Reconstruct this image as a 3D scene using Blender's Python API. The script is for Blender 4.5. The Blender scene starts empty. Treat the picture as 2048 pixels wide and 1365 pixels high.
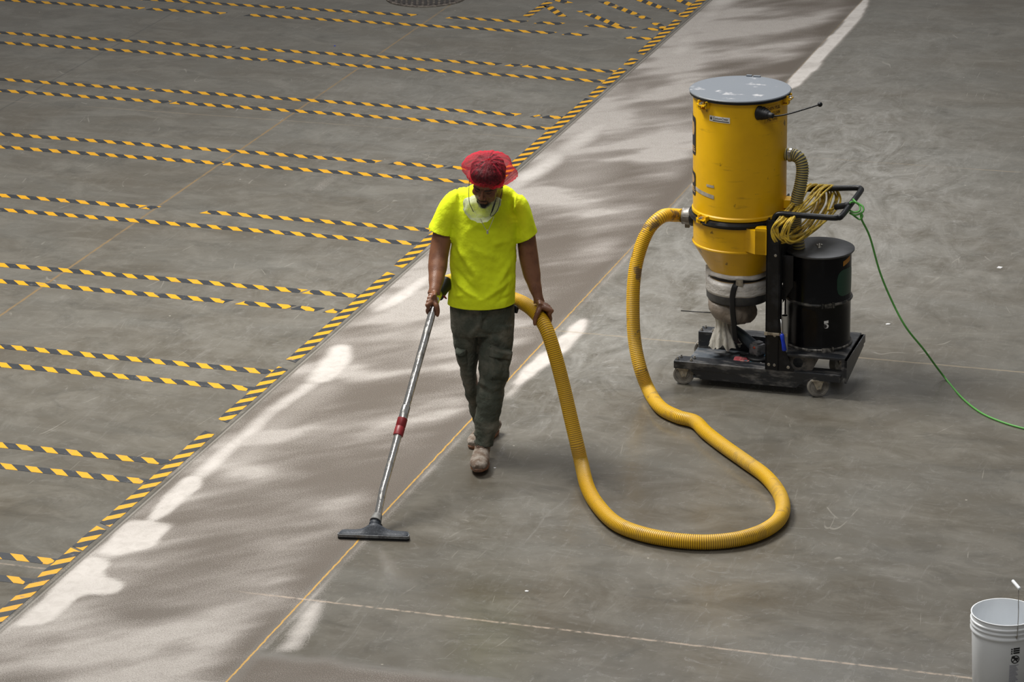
import bpy, bmesh, math, random
import numpy as np
from mathutils import Vector, Matrix, noise
random.seed(7)
S = bpy.context.scene
C = S.collection
PI = math.pi
R = math.radians

# ------------------------------------------------------------ camera
CAM_H = 6.2
CF, CP, CR = 6343.5, R(19.279), R(-1.028)
cam_d = bpy.data.cameras.new('camera')
cam = bpy.data.objects.new('camera', cam_d)
C.objects.link(cam)
cam_d.sensor_width = 36.0
cam_d.lens = CF * 36.0 / 2048.0
cam_d.clip_end = 200
FV = Vector((0, math.cos(CP), -math.sin(CP)))
U0 = Vector((0, math.sin(CP), math.cos(CP)))
R0 = Vector((1, 0, 0))
RV = R0 * math.cos(CR) + U0 * math.sin(CR)
UV = U0 * math.cos(CR) - R0 * math.sin(CR)
cam.matrix_world = Matrix(((RV.x, UV.x, -FV.x, 0), (RV.y, UV.y, -FV.y, 0), (RV.z, UV.z, -FV.z, CAM_H), (0, 0, 0, 1)))
S.camera = cam

# ------------------------------------------------------------ world, lamps, exposure
w = bpy.data.worlds.new('world')
S.world = w
w.use_nodes = True
bg = w.node_tree.nodes['Background']
bg.inputs[0].default_value = (1.0, 0.985, 0.96, 1)
bg.inputs[1].default_value = 0.215
def area(name, loc, target, size, power, color=(1, 1, 1)):
    l = bpy.data.lights.new(name, 'AREA')
    l.shape = 'SQUARE'; l.size = size; l.energy = power; l.color = color
    o = bpy.data.objects.new(name, l); C.objects.link(o)
    o.location = loc
    o.rotation_euler = (Vector(target) - Vector(loc)).to_track_quat('-Z', 'Y').to_euler()
    return o
area('key_lamp', (-2.6, 17.8, 7.6), (0.4, 16.6, 0), 2.4, 1050, (1.0, 0.97, 0.92))
area('hall_lamp', (2.0, 22.5, 9.0), (1.0, 19.0, 0), 4.0, 620, (0.97, 0.98, 1.0))
area('front_lamp', (-2.0, 9.0, 12.0), (-0.5, 15.0, 0), 4.0, 470, (1.0, 0.98, 0.95))
S.view_settings.view_transform = 'Standard'
S.view_settings.look = 'None'
S.view_settings.gamma = 1
S.view_settings.exposure = -0.20

# ------------------------------------------------------------ pixel -> point
def _ray(px, py):
    return FV + RV * ((px - 1024) / CF) - UV * ((py - 682.5) / CF)
def g(px, py, z=0.0):
    d = _ray(px, py); t = (z - CAM_H) / d.z
    return Vector((d.x * t, d.y * t, z))
def at(px, py, Y):
    d = _ray(px, py); t = Y / d.y
    return Vector((d.x * t, Y, CAM_H + d.z * t))
GA = R(-18.204)
GU = Vector((math.cos(GA), math.sin(GA))); GV = Vector((-GU.y, GU.x))
def to_grid(p):
    return (p.x * GU.x + p.y * GU.y, p.x * GV.x + p.y * GV.y)
def grid_w(x, y, z=0.0):
    return Vector((x * GU.x + y * GV.x, x * GU.y + y * GV.y, z))

# ------------------------------------------------------------ materials
def N(nt, t, **k):
    n = nt.nodes.new(t)
    for a, b in k.items():
        if a == 'inp':
            for i, v in b.items(): n.inputs[i].default_value = v
        else: setattr(n, a, b)
    return n
def mat(name, col, rough=0.5, metal=0.0, col2=None, nscale=8.0, nth=(0.45, 0.65), bump=0.0, bscale=60.0, spec=0.5, stretch=(1, 1, 1), detail=5, r2=None, sheen=0.0):
    m = bpy.data.materials.new(name); m.use_nodes = True
    nt = m.node_tree; b = nt.nodes['Principled BSDF']
    b.inputs['Base Color'].default_value = (*col, 1)
    b.inputs['Roughness'].default_value = rough
    b.inputs['Metallic'].default_value = metal
    b.inputs['Specular IOR Level'].default_value = spec
    if sheen: b.inputs['Sheen Weight'].default_value = sheen
    tc = N(nt, 'ShaderNodeTexCoord')
    mp = N(nt, 'ShaderNodeMapping'); mp.inputs['Scale'].default_value = stretch
    nt.links.new(tc.outputs['Object'], mp.inputs[0])
    if col2:
        n = N(nt, 'ShaderNodeTexNoise', inp={'Scale': nscale, 'Detail': detail, 'Roughness': 0.6})
        nt.links.new(mp.outputs[0], n.inputs['Vector'])
        mr = N(nt, 'ShaderNodeMapRange', inp={1: nth[0], 2: nth[1]})
        nt.links.new(n.outputs[0], mr.inputs[0])
        mx = N(nt, 'ShaderNodeMix', data_type='RGBA')
        mx.inputs[6].default_value = (*col, 1); mx.inputs[7].default_value = (*col2, 1)
        nt.links.new(mr.outputs[0], mx.inputs[0])
        nt.links.new(mx.outputs[2], b.inputs['Base Color'])
        if r2 is not None:
            mr2 = N(nt, 'ShaderNodeMapRange', inp={3: rough, 4: r2})
            nt.links.new(mr.outputs[0], mr2.inputs[0]); nt.links.new(mr2.outputs[0], b.inputs['Roughness'])
    if bump:
        n = N(nt, 'ShaderNodeTexNoise', inp={'Scale': bscale, 'Detail': 4})
        nt.links.new(mp.outputs[0], n.inputs['Vector'])
        bp = N(nt, 'ShaderNodeBump', inp={'Strength': bump, 'Distance': 0.01})
        nt.links.new(n.outputs[0], bp.inputs['Height']); nt.links.new(bp.outputs[0], b.inputs['Normal'])
    return m
def net_mat(name, col, lo, hi, scale=90, pale=None):
    m = bpy.data.materials.new(name); m.use_nodes = True
    nt = m.node_tree; nt.nodes.clear()
    out = N(nt, 'ShaderNodeOutputMaterial')
    tr = N(nt, 'ShaderNodeBsdfTransparent', inp={0: (*(pale or (1, 1, 1)), 1)})
    df = N(nt, 'ShaderNodeBsdfDiffuse', inp={0: (*col, 1)})
    tl = N(nt, 'ShaderNodeBsdfTranslucent', inp={0: (*col, 1)})
    a = N(nt, 'ShaderNodeMixShader', inp={0: 0.4}); nt.links.new(df.outputs[0], a.inputs[1]); nt.links.new(tl.outputs[0], a.inputs[2])
    tc = N(nt, 'ShaderNodeTexCoord')
    no = N(nt, 'ShaderNodeTexNoise', inp={'Scale': scale, 'Detail': 3, 'Distortion': 1.5}); nt.links.new(tc.outputs['Object'], no.inputs['Vector'])
    lw = N(nt, 'ShaderNodeLayerWeight', inp={0: 0.45})
    ad = N(nt, 'ShaderNodeMath', operation='ADD'); nt.links.new(lw.outputs['Facing'], ad.inputs[0])
    mm = N(nt, 'ShaderNodeMapRange', inp={1: 0.3, 2: 0.7, 3: -0.25, 4: 0.25}); nt.links.new(no.outputs[0], mm.inputs[0]); nt.links.new(mm.outputs[0], ad.inputs[1])
    mr = N(nt, 'ShaderNodeMapRange', inp={1: 0, 2: 1, 3: lo, 4: hi}); nt.links.new(ad.outputs[0], mr.inputs[0])
    mx = N(nt, 'ShaderNodeMixShader'); nt.links.new(mr.outputs[0], mx.inputs[0]); nt.links.new(tr.outputs[0], mx.inputs[1]); nt.links.new(a.outputs[0], mx.inputs[2])
    nt.links.new(mx.outputs[0], out.inputs[0])
    return m

M = dict(
    skin=mat('skin', (0.20, 0.087, 0.045), 0.42, col2=(0.15, 0.062, 0.033), nscale=18, bump=0.12, bscale=220, spec=0.4),
    hair=mat('hair', (0.012, 0.008, 0.008), 0.6, bump=0.8, bscale=60, stretch=(1, 1, 0.25)),
    shirt=mat('neon_cotton', (0.74, 0.87, 0.02), 0.85, col2=(0.62, 0.72, 0.02), nscale=9, nth=(0.5, 0.75), bump=0.35, bscale=45, spec=0.15),
    trousers=mat('green_canvas', (0.062, 0.070, 0.055), 0.85, col2=(0.17, 0.16, 0.128), nscale=8, nth=(0.46, 0.74), bump=0.5, bscale=70, spec=0.2),
    boot=mat('dusty_suede', (0.17, 0.125, 0.095), 0.85, col2=(0.33, 0.29, 0.25), nscale=24, nth=(0.42, 0.6), bump=0.4, bscale=120, spec=0.2),
    boot_sole=mat('boot_rubber', (0.30, 0.13, 0.06), 0.7, col2=(0.12, 0.08, 0.06), nscale=20),
    lace=mat('lace', (0.10, 0.055, 0.035), 0.8),
    chrome=mat('chrome', (0.78, 0.77, 0.75), 0.17, 1.0, col2=(0.36, 0.35, 0.33), nscale=26, nth=(0.50, 0.66), bump=0.20, bscale=30, stretch=(1, 1, 0.4), r2=0.45),
    steel=mat('dull_steel', (0.50, 0.48, 0.44), 0.38, 0.9, col2=(0.25, 0.24, 0.22), nscale=30),
    red=mat('red_grip', (0.22, 0.012, 0.016), 0.45),
    black=mat('black_paint', (0.006, 0.0065, 0.008), 0.34, spec=0.3, col2=(0.025, 0.026, 0.03), nscale=9, nth=(0.52, 0.75), bump=0.1, bscale=40, r2=0.6),
    frame=mat('scuffed_black_paint', (0.014, 0.016, 0.020), 0.38, col2=(0.22, 0.21, 0.20), nscale=12, nth=(0.50, 0.80), bump=0.15, bscale=60, stretch=(0.6, 1.6, 1.6), r2=0.7),
    drum=mat('gloss_black_drum', (0.002, 0.002, 0.0025), 0.24, spec=0.22, col2=(0.008, 0.008, 0.009), nscale=14, nth=(0.55, 0.8), bump=0.03, bscale=16),
    rubber=mat('black_rubber', (0.009, 0.0095, 0.011), 0.5, spec=0.35),
    nozzle=mat('dusty_blue_black', (0.020, 0.026, 0.036), 0.6, col2=(0.09, 0.10, 0.12), nscale=120, nth=(0.5, 0.7)),
    grey_rubber=mat('grey_rubber', (0.20, 0.20, 0.19), 0.6, col2=(0.10, 0.10, 0.10), nscale=60),
    lid=mat('dusty_grey_lid', (0.115, 0.13, 0.15), 0.5, col2=(0.33, 0.33, 0.34), nscale=9, nth=(0.60, 0.68), r2=0.8),
    wheel=mat('grey_wheel', (0.23, 0.215, 0.19), 0.7, col2=(0.12, 0.11, 0.10), nscale=22),
    fork=mat('zinc_fork', (0.42, 0.37, 0.29), 0.5, 0.4, col2=(0.2, 0.17, 0.13), nscale=30),
    plastic_wrap=mat('plastic_wrap', (0.62, 0.60, 0.58), 0.35, col2=(0.45, 0.43, 0.41), nscale=14, bump=0.6, bscale=30, stretch=(1, 1, 2)),
    bag=mat('dusty_bag', (0.24, 0.20, 0.165), 0.5, col2=(0.15, 0.125, 0.10), nscale=12, bump=0.6, bscale=30),
    bag_tail=mat('clear_bag', (0.55, 0.53, 0.48), 0.35, col2=(0.36, 0.34, 0.29), nscale=16, bump=0.7, bscale=30, stretch=(3, 3, 0.5)),
    blue=mat('blue_handle', (0.0, 0.025, 0.40), 0.4),
    teal=mat('teal_cloth', (0.03, 0.16, 0.21), 0.8), pink=mat('red_rag', (0.36, 0.06, 0.075), 0.85, col2=(0.5, 0.25, 0.22), nscale=40),
    white=mat('white_paper', (0.62, 0.62, 0.62), 0.6), ink=mat('black_ink', (0.012, 0.012, 0.014), 0.5), brown_ink=mat('brown_ink', (0.05, 0.018, 0.0), 0.6),
    green_paint=mat('green_sticker', (0.0, 0.035, 0.018), 0.4), orange=mat('orange_sticker', (0.42, 0.17, 0.01), 0.5),
    bucket=mat('white_plastic', (0.84, 0.87, 0.90), 0.38, col2=(0.78, 0.81, 0.84), nscale=5), label_grey=mat('grey_print', (0.33, 0.33, 0.37), 0.6),
    green_cord=mat('green_cord', (0.085, 0.32, 0.055), 0.5), yellow_cord=mat('yellow_cord', (0.66, 0.45, 0.035), 0.55, col2=(0.30, 0.22, 0.06), nscale=30),
    pvc=mat('grey_pvc', (0.36, 0.35, 0.32), 0.5), tool_grey=mat('cast_grey', (0.20, 0.20, 0.21), 0.4, 0.5, col2=(0.07, 0.07, 0.075), nscale=40),
    tool_body=mat('blue_black_tool', (0.02, 0.03, 0.042), 0.5), tool_red=mat('tool_red', (0.4, 0.05, 0.02), 0.5), sky=mat('blue_plastic', (0.08, 0.22, 0.4), 0.5),
    deck=mat('dusty_deck', (0.05, 0.06, 0.072), 0.5, col2=(0.26, 0.25, 0.24), nscale=10, nth=(0.48, 0.74), stretch=(0.6, 1.6, 1)),
    tape_grey=mat('duct_tape', (0.28, 0.26, 0.23), 0.5, col2=(0.40, 0.36, 0.30), nscale=30),
    sole_dust=mat('sole_edge', (0.10, 0.085, 0.07), 0.8), silver=mat('silver', (0.6, 0.6, 0.6), 0.3, 0.9),
)
def yellow_body():
    m = mat('yellow_enamel', (0.74, 0.42, 0.0), 0.36, col2=(0.62, 0.34, 0.0), nscale=3, nth=(0.4, 0.7), bump=0.03, bscale=6)
    nt = m.node_tree; b = nt.nodes['Principled BSDF']
    src = b.inputs['Base Color'].links[0].from_socket
    tc = N(nt, 'ShaderNodeTexCoord'); mp = N(nt, 'ShaderNodeMapping'); mp.inputs['Scale'].default_value = (2.0, 2.0, 14.0)
    mp.inputs['Rotation'].default_value = (0.1, 0.08, 0)
    nt.links.new(tc.outputs['Object'], mp.inputs[0])
    n = N(nt, 'ShaderNodeTexNoise', inp={'Scale': 2.4, 'Detail': 7, 'Roughness': 0.7}); nt.links.new(mp.outputs[0], n.inputs['Vector'])
    mr = N(nt, 'ShaderNodeMapRange', inp={1: 0.60, 2: 0.74, 3: 0, 4: 0.75}); nt.links.new(n.outputs[0], mr.inputs[0])
    n2 = N(nt, 'ShaderNodeTexNoise', inp={'Scale': 13.0, 'Detail': 3, 'Roughness': 0.5}); nt.links.new(tc.outputs['Object'], n2.inputs['Vector'])
    mr2 = N(nt, 'ShaderNodeMapRange', inp={1: 0.69, 2: 0.72, 3: 0, 4: 0.8}); nt.links.new(n2.outputs[0], mr2.inputs[0])
    mx = N(nt, 'ShaderNodeMix', data_type='RGBA'); nt.links.new(mr.outputs[0], mx.inputs[0]); nt.links.new(src, mx.inputs[6]); mx.inputs[7].default_value = (0.25, 0.14, 0.01, 1)
    mx2 = N(nt, 'ShaderNodeMix', data_type='RGBA'); nt.links.new(mr2.outputs[0], mx2.inputs[0]); nt.links.new(mx.outputs[2], mx2.inputs[6]); mx2.inputs[7].default_value = (0.10, 0.06, 0.01, 1)
    nt.links.new(mx2.outputs[2], b.inputs['Base Color'])
    return m
M['yellow'] = yellow_body()
def hose_mat(name, c1, c2, period, grime, duty=0.5, axis_attr='UVMap', lo=0.56, hi=0.62):
    # ribs run round the tube: V of the UV map is the length in metres
    m = bpy.data.materials.new(name); m.use_nodes = True
    nt = m.node_tree; b = nt.nodes['Principled BSDF']; b.inputs['Roughness'].default_value = 0.48
    uv = N(nt, 'ShaderNodeUVMap', uv_map='UVMap'); sx = N(nt, 'ShaderNodeSeparateXYZ'); nt.links.new(uv.outputs[0], sx.inputs[0])
    mu = N(nt, 'ShaderNodeMath', operation='MULTIPLY', inp={1: 1.0 / period}); nt.links.new(sx.outputs[1], mu.inputs[0])
    fr = N(nt, 'ShaderNodeMath', operation='PINGPONG', inp={1: 0.5}); nt.links.new(mu.outputs[0], fr.inputs[0])
    mr = N(nt, 'ShaderNodeMapRange', inp={1: duty * 0.5 - 0.08, 2: duty * 0.5 + 0.08}); nt.links.new(fr.outputs[0], mr.inputs[0])
    mx = N(nt, 'ShaderNodeMix', data_type='RGBA'); nt.links.new(mr.outputs[0], mx.inputs[0]); mx.inputs[6].default_value = (*c2, 1); mx.inputs[7].default_value = (*c1, 1)
    tc = N(nt, 'ShaderNodeTexCoord')
    n = N(nt, 'ShaderNodeTexNoise', inp={'Scale': 9, 'Detail': 4, 'Roughness': 0.65}); nt.links.new(tc.outputs['Object'], n.inputs['Vector'])
    m2 = N(nt, 'ShaderNodeMapRange', inp={1: lo, 2: hi, 3: 0, 4: 0.85}); nt.links.new(n.outputs[0], m2.inputs[0])
    at_ = N(nt, 'ShaderNodeAttribute', attribute_name='grime'); mm = N(nt, 'ShaderNodeMath', operation='MULTIPLY'); nt.links.new(m2.outputs[0], mm.inputs[0]); nt.links.new(at_.outputs['Fac'], mm.inputs[1])
    mx2 = N(nt, 'ShaderNodeMix', data_type='RGBA'); nt.links.new(mm.outputs[0], mx2.inputs[0]); nt.links.new(mx.outputs[2], mx2.inputs[6]); mx2.inputs[7].default_value = (*grime, 1)
    n3 = N(nt, 'ShaderNodeTexNoise', inp={'Scale': 2.5, 'Detail': 3}); nt.links.new(tc.outputs['Object'], n3.inputs['Vector'])
    m3 = N(nt, 'ShaderNodeMapRange', inp={1: 0.45, 2: 0.75, 3: 0, 4: 0.45}); nt.links.new(n3.outputs[0], m3.inputs[0])
    mx3 = N(nt, 'ShaderNodeMix', data_type='RGBA'); nt.links.new(m3.outputs[0], mx3.inputs[0]); nt.links.new(mx2.outputs[2], mx3.inputs[6]); mx3.inputs[7].default_value = (0.42, 0.31, 0.13, 1)
    nt.links.new(mx3.outputs[2], b.inputs['Base Color'])
    bp = N(nt, 'ShaderNodeBump', inp={'Strength': 0.6, 'Distance': 0.004}); nt.links.new(mr.outputs[0], bp.inputs['Height']); nt.links.new(bp.outputs[0], b.inputs['Normal'])
    return m
M['hose'] = hose_mat('ribbed_yellow_hose', (0.76, 0.44, 0.006), (0.30, 0.145, 0.003), 0.0105, (0.13, 0.085, 0.05), 0.34)
M['hose2'] = hose_mat('grey_yellow_wire_hose', (0.085, 0.082, 0.068), (0.58, 0.46, 0.12), 0.0130, (0.10, 0.09, 0.07), 0.34)

# ------------------------------------------------------------ mesh helpers
class MB:
    def __init__(s):
        s.v = []; s.f = []; s.uv = []; s.at = []; s.smooth = []
    def add(s, vs, fs, smooth=True, uvs=None, att=0.0):
        o = len(s.v)
        s.v += [Vector(v) for v in vs]
        s.f += [tuple(i + o for i in f) for f in fs]
        s.smooth += [smooth] * len(fs)
        s.uv += (uvs if uvs else [(0, 0)] * len(vs))
        s.at += (list(att) if hasattr(att, '__len__') else [att] * len(vs))
        return s
    def box(s, a, b, mtx=None, bev=0.0):
        x0, y0, z0 = a; x1, y1, z1 = b
        if bev:
            bm = bmesh.new(); bmesh.ops.create_cube(bm, size=1)
            for v in bm.verts: v.co = Vector(((x0 + x1) / 2 + v.co.x * (x1 - x0), (y0 + y1) / 2 + v.co.y * (y1 - y0), (z0 + z1) / 2 + v.co.z * (z1 - z0)))
            bmesh.ops.bevel(bm, geom=bm.edges[:], offset=bev, segments=2, profile=0.5, affect='EDGES')
            vs = [v.co.copy() for v in bm.verts]; fs = [[v.index for v in f.verts] for f in bm.faces]; bm.free()
        else:
            vs = [Vector((x, y, z)) for z in (z0, z1) for y in (y0, y1) for x in (x0, x1)]
            fs = [(0, 2, 3, 1), (4, 5, 7, 6), (0, 1, 5, 4), (2, 6, 7, 3), (0, 4, 6, 2), (1, 3, 7, 5)]
        if mtx: vs = [mtx @ v for v in vs]
        return s.add(vs, fs, False)
    def tube(s, pts, rad, seg=16, caps=True, att=0.0, side=None, close=False, step=None):
        """sweep circles / ellipses (rad may be r or (a, b)) along pts"""
        pts = [Vector(p) for p in pts]; n = len(pts)
        if not hasattr(rad, '__len__'): rad = [rad] * n
        vs = []; uvs = []; fs = []; at_ = []
        L = 0; prev = None
        for i, p in enumerate(pts):
            if close: t = pts[(i + 1) % n] - pts[i - 1]
            else: t = pts[min(i + 1, n - 1)] - pts[max(i - 1, 0)]
            t.normalize()
            if side is not None:
                a = Vector(side) - t * t.dot(Vector(side))
            elif prev is None:
                a = t.orthogonal()
            else:
                a = prev - t * t.dot(prev)
            a.normalize(); prev = a; b = t.cross(a)
            r = rad[i]; ra, rb = (r if hasattr(r, '__len__') else (r, r))
            if i: L += (pts[i] - pts[i - 1]).length
            for k in range(seg + 1 if False else seg):
                q = 2 * PI * k / seg
                vs.append(p + a * (math.cos(q) * ra) + b * (math.sin(q) * rb)); uvs.append((k / seg, L))
                at_.append(att[i] if hasattr(att, '__len__') else att)
        m = n if close else n - 1
        for i in range(m):
            j = (i + 1) % n
            for k in range(seg):
                k2 = (k + 1) % seg
                fs.append((i * seg + k, i * seg + k2, j * seg + k2, j * seg + k))
        if caps and not close:
            fs.append(tuple(range(seg - 1, -1, -1))); fs.append(tuple((n - 1) * seg + k for k in range(seg)))
        return s.add(vs, fs, True, uvs, at_)
    def lathe(s, prof, c=(0, 0, 0), seg=48, mtx=None, caps=True, fn=None):
        """prof: list of (r, z) bottom to top round the z axis through c"""
        vs = []; fs = []; n = len(prof)
        for i, (r, z) in enumerate(prof):
            for k in range(seg):
                q = 2 * PI * k / seg
                v = Vector((c[0] + r * math.cos(q), c[1] + r * math.sin(q), c[2] + z))
                if fn: v = fn(v, q, i)
                vs.append(v)
        for i in range(n - 1):
            for k in range(seg):
                k2 = (k + 1) % seg
                fs.append((i * seg + k, i * seg + k2, (i + 1) * seg + k2, (i + 1) * seg + k))
        if caps:
            fs.append(tuple(range(seg - 1, -1, -1))); fs.append(tuple((n - 1) * seg + k for k in range(seg)))
        if mtx: vs = [mtx @ v for v in vs]
        return s.add(vs, fs, True)
    def cyl(s, p0, p1, r, seg=20, r1=None, bev=0.0):
        p0 = Vector(p0); p1 = Vector(p1); r1 = r if r1 is None else r1
        if bev:
            d = (p1 - p0).normalized() * bev
            return s.tube([p0, p0 + d * 0.3, p0 + d, p1 - d, p1 - d * 0.3, p1], [r - bev, r - bev * 0.3, r, r1, r1 - bev * 0.3, r1 - bev], seg)
        return s.tube([p0, p1], [r, r1], seg)
    def ell(s, c, r, mtx=None, seg=24, rings=16):
        vs = []; fs = []
        for i in range(rings + 1):
            th = PI * i / rings
            for k in range(seg):
                q = 2 * PI * k / seg
                vs.append(Vector((c[0] + r[0] * math.sin(th) * math.cos(q), c[1] + r[1] * math.sin(th) * math.sin(q), c[2] - r[2] * math.cos(th))))
        for i in range(rings):
            for k in range(seg):
                k2 = (k + 1) % seg
                fs.append((i * seg + k, i * seg + k2, (i + 1) * seg + k2, (i + 1) * seg + k))
        if mtx: vs = [mtx @ v for v in vs]
        return s.add(vs, fs, True)
    def prism(s, poly, z0, z1, mtx=None):
        n = len(poly)
        vs = [Vector((x, y, z0)) for x, y in poly] + [Vector((x, y, z1)) for x, y in poly]
        fs = [tuple(range(n - 1, -1, -1)), tuple(range(n, 2 * n))] + [(i, (i + 1) % n, n + (i + 1) % n, n + i) for i in range(n)]
        if mtx: vs = [mtx @ v for v in vs]
        return s.add(vs, fs, False)

ROOT = {}
def tag(o, label=None, cat=None, group=None, kind=None):
    if label: o['label'] = label
    if cat: o['category'] = cat
    if group: o['group'] = group
    if kind: o['kind'] = kind
    return o
def thing(name, label, cat, loc=(0, 0, 0), rz=0.0, group=None):
    o = bpy.data.objects.new(name, None); C.objects.link(o)
    o.empty_display_size = 0.1
    o.location = loc; o.rotation_euler = (0, 0, rz)
    ROOT[o.name] = Matrix.Translation(Vector(loc)) @ Matrix.Rotation(rz, 4, 'Z')
    return tag(o, label, cat, group)
def obj(name, mb, m, parent=None, world=False, angle=None):
    me = bpy.data.meshes.new(name)
    vs = mb.v
    root = parent
    while root is not None and root.parent is not None: root = root.parent
    if world and root is not None:
        inv = ROOT[root.name].inverted(); vs = [inv @ v for v in vs]
    me.from_pydata([tuple(v) for v in vs], [], mb.f)
    me.polygons.foreach_set('use_smooth', mb.smooth)
    uvl = me.uv_layers.new(name='UVMap')
    li = np.zeros(len(me.loops), dtype=np.int32); me.loops.foreach_get('vertex_index', li)
    uvl.data.foreach_set('uv', np.array(mb.uv, dtype=np.float32)[li].ravel())
    if any(mb.at):
        a = me.attributes.new('grime', 'FLOAT', 'POINT'); a.data.foreach_set('value', np.array(mb.at, dtype=np.float32))
    me.materials.append(m)
    bm = bmesh.new(); bm.from_mesh(me); bmesh.ops.recalc_face_normals(bm, faces=bm.faces)
    if angle:
        for e in bm.edges:
            if len(e.link_faces) == 2 and e.calc_face_angle(0) > angle: e.smooth = False
    bm.to_mesh(me); bm.free()
    o = bpy.data.objects.new(name, me); C.objects.link(o)
    if parent is not None: o.parent = parent
    return o
SH = R(38)
def remeshed(name, mb, m, parent, voxel, smooth=4, post=None, world=True, fac=0.5, cuts=None):
    o = obj(name, mb, m, parent, world=False)
    o.parent = None
    md = o.modifiers.new('r', 'REMESH'); md.mode = 'VOXEL'; md.voxel_size = voxel; md.use_smooth_shade = True
    if smooth:
        sm = o.modifiers.new('s', 'SMOOTH'); sm.iterations = smooth; sm.factor = fac
    dg = bpy.context.evaluated_depsgraph_get()
    me = bpy.data.meshes.new_from_object(o.evaluated_get(dg))
    o.modifiers.clear(); old = o.data; o.data = me; bpy.data.meshes.remove(old); me.name = name
    if not me.materials: me.materials.append(m)
    n = len(me.vertices)
    if post:
        co = np.zeros(n * 3); me.vertices.foreach_get('co', co); co = co.reshape(-1, 3)
        no = np.zeros(n * 3); me.vertices.foreach_get('normal', no); no = no.reshape(-1, 3)
        co = post(co, no)
        me.vertices.foreach_set('co', co.ravel())
    if cuts:
        bm = bmesh.new(); bm.from_mesh(me)
        for pc, pn, flt in cuts:
            fs = [f for f in bm.faces if flt(f.calc_center_median())]
            ge = set(fs)
            for f in fs: ge.update(f.edges); ge.update(f.verts)
            bmesh.ops.bisect_plane(bm, geom=list(ge), dist=1e-6, plane_co=pc, plane_no=pn, clear_outer=True)
        bm.to_mesh(me); bm.free()
        for p in me.polygons: p.use_smooth = True
        sd = o.modifiers.new('thickness', 'SOLIDIFY'); sd.thickness = .004; sd.offset = -1
    if world:
        root = parent
        while root.parent is not None: root = root.parent
        me.transform(ROOT[root.name].inverted())
    me.update()
    o.parent = parent
    return o
def spline(pts, n=10, closed=False):
    """Catmull-Rom through pts"""
    P = [Vector(p) for p in pts]; out = []
    m = len(P)
    rng = range(m if closed else m - 1)
    for i in rng:
        if closed: a, b, c, d = P[i - 1], P[i], P[(i + 1) % m], P[(i + 2) % m]
        else: a, b, c, d = P[max(i - 1, 0)], P[i], P[i + 1], P[min(i + 2, m - 1)]
        for k in range(n):
            t = k / n
            out.append(0.5 * ((2 * b) + (c - a) * t + (2 * a - 5 * b + 4 * c - d) * t * t + (3 * b - a - 3 * c + d) * t ** 3))
    if not closed: out.append(P[-1])
    return out
def resample(pts, step):
    out = [pts[0]]; acc = 0
    for a, b in zip(pts, pts[1:]):
        L = (b - a).length
        if L == 0: continue
        t = step - acc
        while t <= L:
            out.append(a.lerp(b, t / L)); t += step
        acc = (acc + L) % step if False else (L - (t - step))
    out.append(pts[-1])
    return out
# numpy value noise
def vnoise(x, y, z=None, seed=0):
    def h(i, j, k):
        n = (i * 374761393 + j * 668265263 + k * 2147483647 + seed * 1274126177) & 0xffffffff
        n = ((n ^ (n >> 13)) * 1274126177) & 0xffffffff
        return ((n ^ (n >> 16)) & 0xffff) / 65535.0
    if z is None: z = np.zeros_like(x)
    xi, yi, zi = (np.floor(a).astype(np.int64) for a in (x, y, z))
    fx, fy, fz = x - xi, y - yi, z - zi
    fx, fy, fz = (a * a * (3 - 2 * a) for a in (fx, fy, fz))
    r = 0
    for dx in (0, 1):
        for dy in (0, 1):
            for dz in (0, 1):
                wgt = (fx if dx else 1 - fx) * (fy if dy else 1 - fy) * (fz if dz else 1 - fz)
                r = r + wgt * h(xi + dx, yi + dy, zi + dz)
    return r
def fbm(x, y, z=None, o=4, seed=0):
    r = 0; a = 0.5; t = 0; f = 1.0
    for i in range(o):
        r = r + a * vnoise(x * f, y * f, None if z is None else z * f, seed + i * 17); t += a; a *= 0.5; f *= 2.03
    return r / t

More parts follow.
